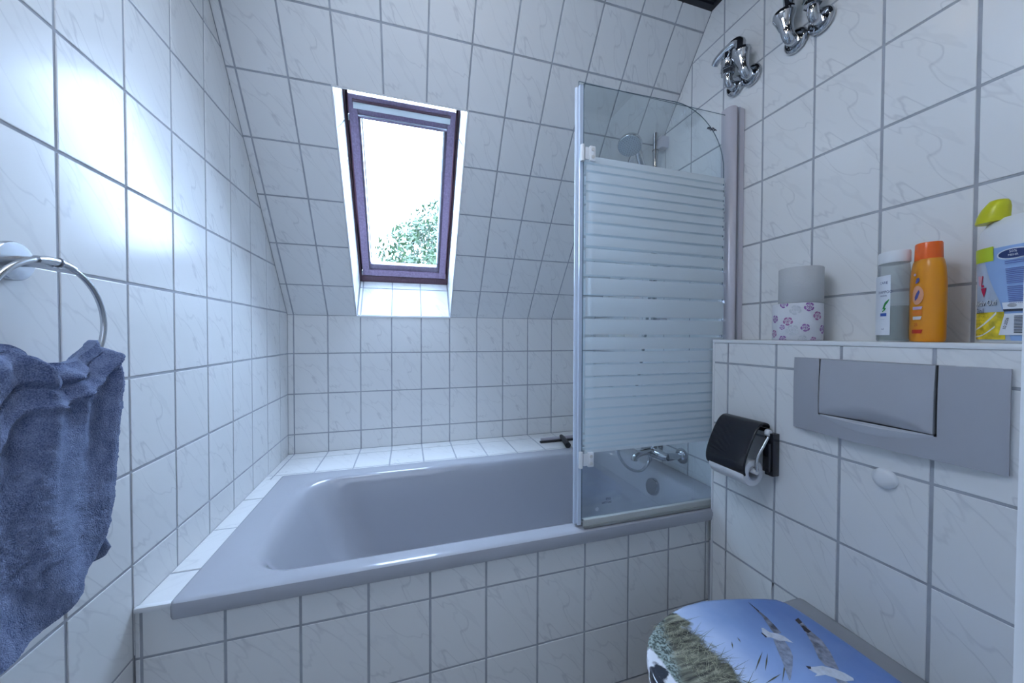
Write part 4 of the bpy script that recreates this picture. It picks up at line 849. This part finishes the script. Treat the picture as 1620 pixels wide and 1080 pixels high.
yshape([(-.005, 0), (.0, -.002), (.003, .016), (-.008, .018)], 68, .108, M_PINK, 'arrow_print'); yshape([(.0, 0), (.002, -.001), (.005, .017), (.003, .017)], 68, .108, M_RED2, 'arrow_print'); yshape([(-.006, .004), (.0015, -.014), (.006, .004)], 74, .098, M_RED2, 'arrow_print'); yshape([(-.003, 0), (.003, 0), (.003, .004), (-.003, .005)], 72, .1035, M_RED2, 'arrow_print')
ytext('Aktiv Oxi', .0150, 78, .068, M_INK, sx=.72); ytext('Aktiv Oxi', .0150, 77.3, .0688, M_SWO, sx=.72, o=.0028); ytext('2in1', .0135, 68, .055, M_INK, sx=.8)
for h in (.047, .040, .033, .024, .014): ytext('- - - - - -', .008, 66, h, M_INK, sx=.75)
yshape(ring_pts(.0245, .0100, 24), 114, .157, flat('pale ring', (.72, .77, .85)), 'badge', .0018); yshape(ring_pts(.0215, .0080, 24), 114, .157, M_NAVY, 'badge', .0024)
ytext('50%', .006, 113, .159, LBL, o=.0028); ytext('MEHR', .005, 113, .153, LBL, o=.0028)
for k in range(24):
    h = .1435-k*.0032
    if k in (2, 3, 13): continue
    x0 = -.012+k*.0003; yshape([(x0, 0), (.016, 0), (.016, .0012), (x0, .0012)], 114, h, M_SKY, 'text_line', .0022)
yshape([(-.010, -.006), (.016, -.006), (.016, .010), (-.013, .010)], 112, .062, LBL, 'emblem', .0022); yshape([(-.010, -.006), (.016, -.006), (.016, -.002), (-.011, -.002)], 112, .062, M_INK, 'emblem', .0026); yshape(ring_pts(.006, .0035, 14), 113, .0665, M_PLATE, 'emblem', .0026)
yshape([(-.016, -.020), (.018, -.020), (.018, .018), (-.008, .018)], 111, .034, LBL, 'barcode_label', .0022)
for k in range(12): yshape([(.004, 0), (.014, 0), (.014, .0014), (.004, .0014)], 112, .018+k*.0026, M_INK, 'barcode', .0028)
ytext('10 2026', .0065, 107, .034, M_INK, tilt=math.radians(78), o=.0028)

# ------------------------------------------------------------------ towel ring and towel
ty, tz = -1.263, 1.205
rg_ = thing('towel_ring', (0, ty, tz), 'round brushed steel towel ring on the tiled wall', 'towel ring')
MB().lathe([(.0285, .0), (.0290, .003), (.0290, .008), (.0275, .010), (0, .0105)], (.001, ty, tz), (1, 0, 0), seg=40).build('rosette', M_STEEL, rg_)
MB().tube([(.008, ty, tz), (.048, ty, tz)], .008, seg=20).build('post', M_STEEL, rg_)
RRr = .094; cz_ = tz-RRr+.003; ring = []
N_ = 64
rgm = MB(); rr_ = [[Vector((.050, ty+(RRr+.0042*math.cos(b))*math.sin(a), cz_+(RRr+.0042*math.cos(b))*math.cos(a)))+Vector((.0042*math.sin(b), 0, 0)) for b in [2*math.pi*k/14 for k in range(14)]] for a in [2*math.pi*i/N_ for i in range(N_)]]
rr_.append(rr_[0]); rgm.loft(rr_, False, False); rgm.build('ring', M_STEEL, rg_)
MB().tube([(.050, ty+RRr*math.sin(a), cz_+RRr*math.cos(a)) for a in (-.25, -.12, 0, .1, .2, .3, .38)], .0062, seg=18).build('sleeve', M_STEEL, rg_)
MB().tube([(.050, ty+RRr*math.sin(a), cz_+RRr*math.cos(a)) for a in (.10, .125)], .0078, seg=18).build('collar', mat('darker collar', (.3, .31, .34), .3, 1), rg_)
# towel
def sm(a, b, x): t = max(0, min(1, (x-a)/(b-a))); return t*t*(3-2*t)
def towel():
    zb = .690; nu, nv = 300, 230; half_u = nu//2; V = []
    def yr(v): # right boundary by height
        z = zb+v*(1.082-zb)
        pts = [(.678, -1.305), (.70, -1.262), (.73, -1.232), (.76, -1.214), (.82, -1.194), (.90, -1.176), (.96, -1.166), (1.0, -1.160), (1.03, -1.166), (1.06, -1.180), (1.09, -1.192)]
        for (z0, y0), (z1, y1) in zip(pts, pts[1:]):
            if z <= z1: t = (z-z0)/(z1-z0); return y0+(y1-y0)*t
        return pts[-1][1]
    def ztop(y):
        return 1.046+.038*math.exp(-((y+1.194)/.022)**2)-.018*sm(-1.185, -1.160, y)+.012*math.exp(-((y+1.236)/.022)**2)+.034*math.exp(-((y+1.345)/.045)**2)-.004*math.sin(y*90)
    for j in range(nv+1):
        v = j/nv
        for i in range(nu):
            a = 2*math.pi*i/nu
            c, s = math.cos(a), math.sin(a)
            cu = math.copysign(abs(c)**.62, c); su = math.copysign(abs(s)**.55, s)
            y1 = yr(v); y0 = -1.43+.02*v; yc, hw = (y0+y1)/2, (y1-y0)/2
            y = yc+hw*cu
            top = ztop(y); z = zb+(top-zb)*v-.010*(1-v)*math.sin((y+1.2)*22)*.4
            round_ = 1-sm(.93, 1.0, v)*.80
            fy = y+.030*(1-v)*math.sin(v*5)                                   # folds lean a little
            fold = .0085*math.sin((fy+1.15)*105+1.6*math.sin(v*3.1))*sm(.25, .95, v)+.006*math.sin((fy+1.2)*58+2*v+.6)+.004*math.sin(fy*200+v*4)*sm(.6, 1, v)
            diag = .010*math.exp(-(((y+1.20)-(v-.93)*.9)/.014)**2)*sm(.55, .9, v)-.011*math.exp(-(((y+1.245)-(v-.93)*1.2)/.012)**2)*sm(.7, .93, v)
            th = .030+.006*(1-v)
            xc = .052+.006*(1-v)
            x = xc+th*su*round_+(fold+diag)*(max(0, su))*(1 if v < .97 else .6)
            # pushed-back hem corner
            z += .012*math.exp(-((y+1.185)/.02)**2)*(1-sm(0, .12, v))
            p = Vector((x, y, z))
            n1 = noise.noise(p*170)*.0013+noise.noise(p*480)*.0011+noise.noise(p*55)*.0018
            V.append(p+Vector((su*.9, cu*.7, .25*v)).normalized()*n1)
    F = [(j*nu+i, j*nu+(i+1) % nu, (j+1)*nu+(i+1) % nu, (j+1)*nu+i) for j in range(nv) for i in range(nu)]
    m = MB().add(V, F, True); m.add(V[:nu], [tuple(range(nu-1, -1, -1))], True); m.add(V[-nu:], [tuple(range(nu))], True)
    return m
def towel_mat():
    m = bpy.data.materials.new('blue terry cloth'); m.use_nodes = True; nt = m.node_tree; N = nt.nodes.new; L = nt.links.new; b = nt.nodes['Principled BSDF']
    tc = N('ShaderNodeTexCoord'); n = N('ShaderNodeTexNoise'); n.inputs['Scale'].default_value = 620; n.inputs['Detail'].default_value = 3; L(tc.outputs['Object'], n.inputs['Vector'])
    n2 = N('ShaderNodeTexNoise'); n2.inputs['Scale'].default_value = 40; n2.inputs['Detail'].default_value = 4; L(tc.outputs['Object'], n2.inputs['Vector'])
    mp = N('ShaderNodeMapping'); mp.inputs['Scale'].default_value = (1, 1, .12); L(tc.outputs['Object'], mp.inputs[0])
    n3 = N('ShaderNodeTexNoise'); n3.inputs['Scale'].default_value = 110; n3.inputs['Detail'].default_value = 2; L(mp.outputs[0], n3.inputs['Vector'])
    ad = N('ShaderNodeMath'); ad.operation = 'MULTIPLY_ADD'; L(n2.outputs['Fac'], ad.inputs[0]); ad.inputs[1].default_value = .6; L(n.outputs['Fac'], ad.inputs[2])
    a2 = N('ShaderNodeMath'); a2.operation = 'MULTIPLY_ADD'; L(n3.outputs['Fac'], a2.inputs[0]); a2.inputs[1].default_value = .35; L(ad.outputs[0], a2.inputs[2])
    r = N('ShaderNodeValToRGB'); e = r.color_ramp.elements; e[0].position = .70; e[0].color = (.062, .09, .19, 1); e[1].position = 1.0; e[1].color = (.28, .34, .52, 1); r2_ = e
    mr = N('ShaderNodeMapRange'); mr.inputs[1].default_value = .6; mr.inputs[2].default_value = 1.35; L(a2.outputs[0], mr.inputs[0]); e[0].position = .2; e[1].position = .85; L(mr.outputs[0], r.inputs[0]); L(r.outputs[0], b.inputs['Base Color'])
    b.inputs['Roughness'].default_value = 1; b.inputs['Specular IOR Level'].default_value = .1; b.inputs['Sheen Weight'].default_value = .6; b.inputs['Sheen Tint'].default_value = (.6, .72, 1, 1); b.inputs['Sheen Roughness'].default_value = .5
    bp = N('ShaderNodeBump'); bp.inputs['Strength'].default_value = .9; bp.inputs['Distance'].default_value = .003; L(n.outputs['Fac'], bp.inputs['Height']); L(bp.outputs[0], b.inputs['Normal']); return m
M_TOWEL = towel_mat()
tw = thing('towel', (.055, -1.29, .68), 'blue terry towel pulled through the steel wall ring', 'towel')
two = towel().build('cloth', M_TOWEL, tw)
cr_ = MB(); cp = []
for k in range(9):
    t = k/8; cp.append([Vector((.050+.010*math.sin(t*3)+dx, -1.205+.030*t, .735-.020*t+dz)) for dx, dz in ((0, .030*(1-t)+.004), (.006, .0), (0, -.024*(1-t)-.004), (-.006, 0))])
cr_.loft(cp); cr_.build('hem_corner', M_TOWEL, tw)

# ------------------------------------------------------------------ outside: garden tree and ground
tree = thing('garden_tree', (2.3, 8.5, -4.5), 'leafy green tree outside, seen low through the skylight', 'tree')
def leafmat():
    m = mat('green leaves', (.10, .16, .09), .5); nt = m.node_tree; b = nt.nodes['Principled BSDF']; b.inputs['Subsurface Weight'].default_value = 0
    n = nt.nodes.new('ShaderNodeTexNoise'); n.inputs['Scale'].default_value = 3; tc = nt.nodes.new('ShaderNodeTexCoord'); r = nt.nodes.new('ShaderNodeValToRGB')
    r.color_ramp.elements[0].position = .35; r.color_ramp.elements[0].color = (.019, .044, .018, 1); r.color_ramp.elements[1].position = .65; r.color_ramp.elements[1].color = (.036, .064, .022, 1)
    nt.links.new(tc.outputs['Object'], n.inputs['Vector']); nt.links.new(n.outputs['Fac'], r.inputs[0]); nt.links.new(r.outputs[0], b.inputs['Base Color']); return m
rl_ = random.Random(5); lv = []; lf = []
C0 = Vector((2.15, 8.5, 2.55))
for k in range(23000):
    d = Vector((rl_.gauss(0, 1), rl_.gauss(0, 1), rl_.gauss(0, 1))).normalized(); rad = 2.45*(rl_.random()**.25)
    lump = 1+.16*noise.noise(d*2.2)+.10*noise.noise(d*5)
    c = C0+Vector((d.x, d.y, d.z*1.05))*rad*lump
    if noise.noise(c*1.7) > .34: continue
    a = Vector((rl_.gauss(0, 1), rl_.gauss(0, 1), rl_.gauss(0, 1))).normalized(); b = a.orthogonal().normalized(); s = rl_.uniform(.055, .115); i = len(lv)
    lv += [c-a*s, c+b*s*.42, c+a*s, c-b*s*.42]; lf.append((i, i+1, i+2, i+3))
lo = MB().add(lv, lf).build('foliage', leafmat(), tree); lo['kind'] = 'stuff'
M_BARK = mat('bark', (.09, .07, .05), .9, bump=.5, bscale=20)
tk = MB().tube([(2.3, 8.5, -4.5), (2.35, 8.5, -1.5), (2.3, 8.55, .5), (2.4, 8.5, 2.5)], [.28, .2, .15, .05], seg=14, res=4)
tk.build('trunk', M_BARK, tree)
for k in range(9):
    a = k*2.4; z = .2+k*.25; MB().tube([(2.33, 8.52, z), (2.33+.8*math.cos(a), 8.52+.8*math.sin(a), z+.7), (2.33+1.6*math.cos(a), 8.52+1.6*math.sin(a), z+1.1)], [.07, .045, .015], seg=8, res=3).build('branch', M_BARK, tree)
gnd = MB().box(-30, 30, 1.5, 60, -4.8, -4.5); struct('ground', gnd, mat('lawn', (.06, .12, .04), .9, vary=.4, vscale=.5))
print('tiles', NT)
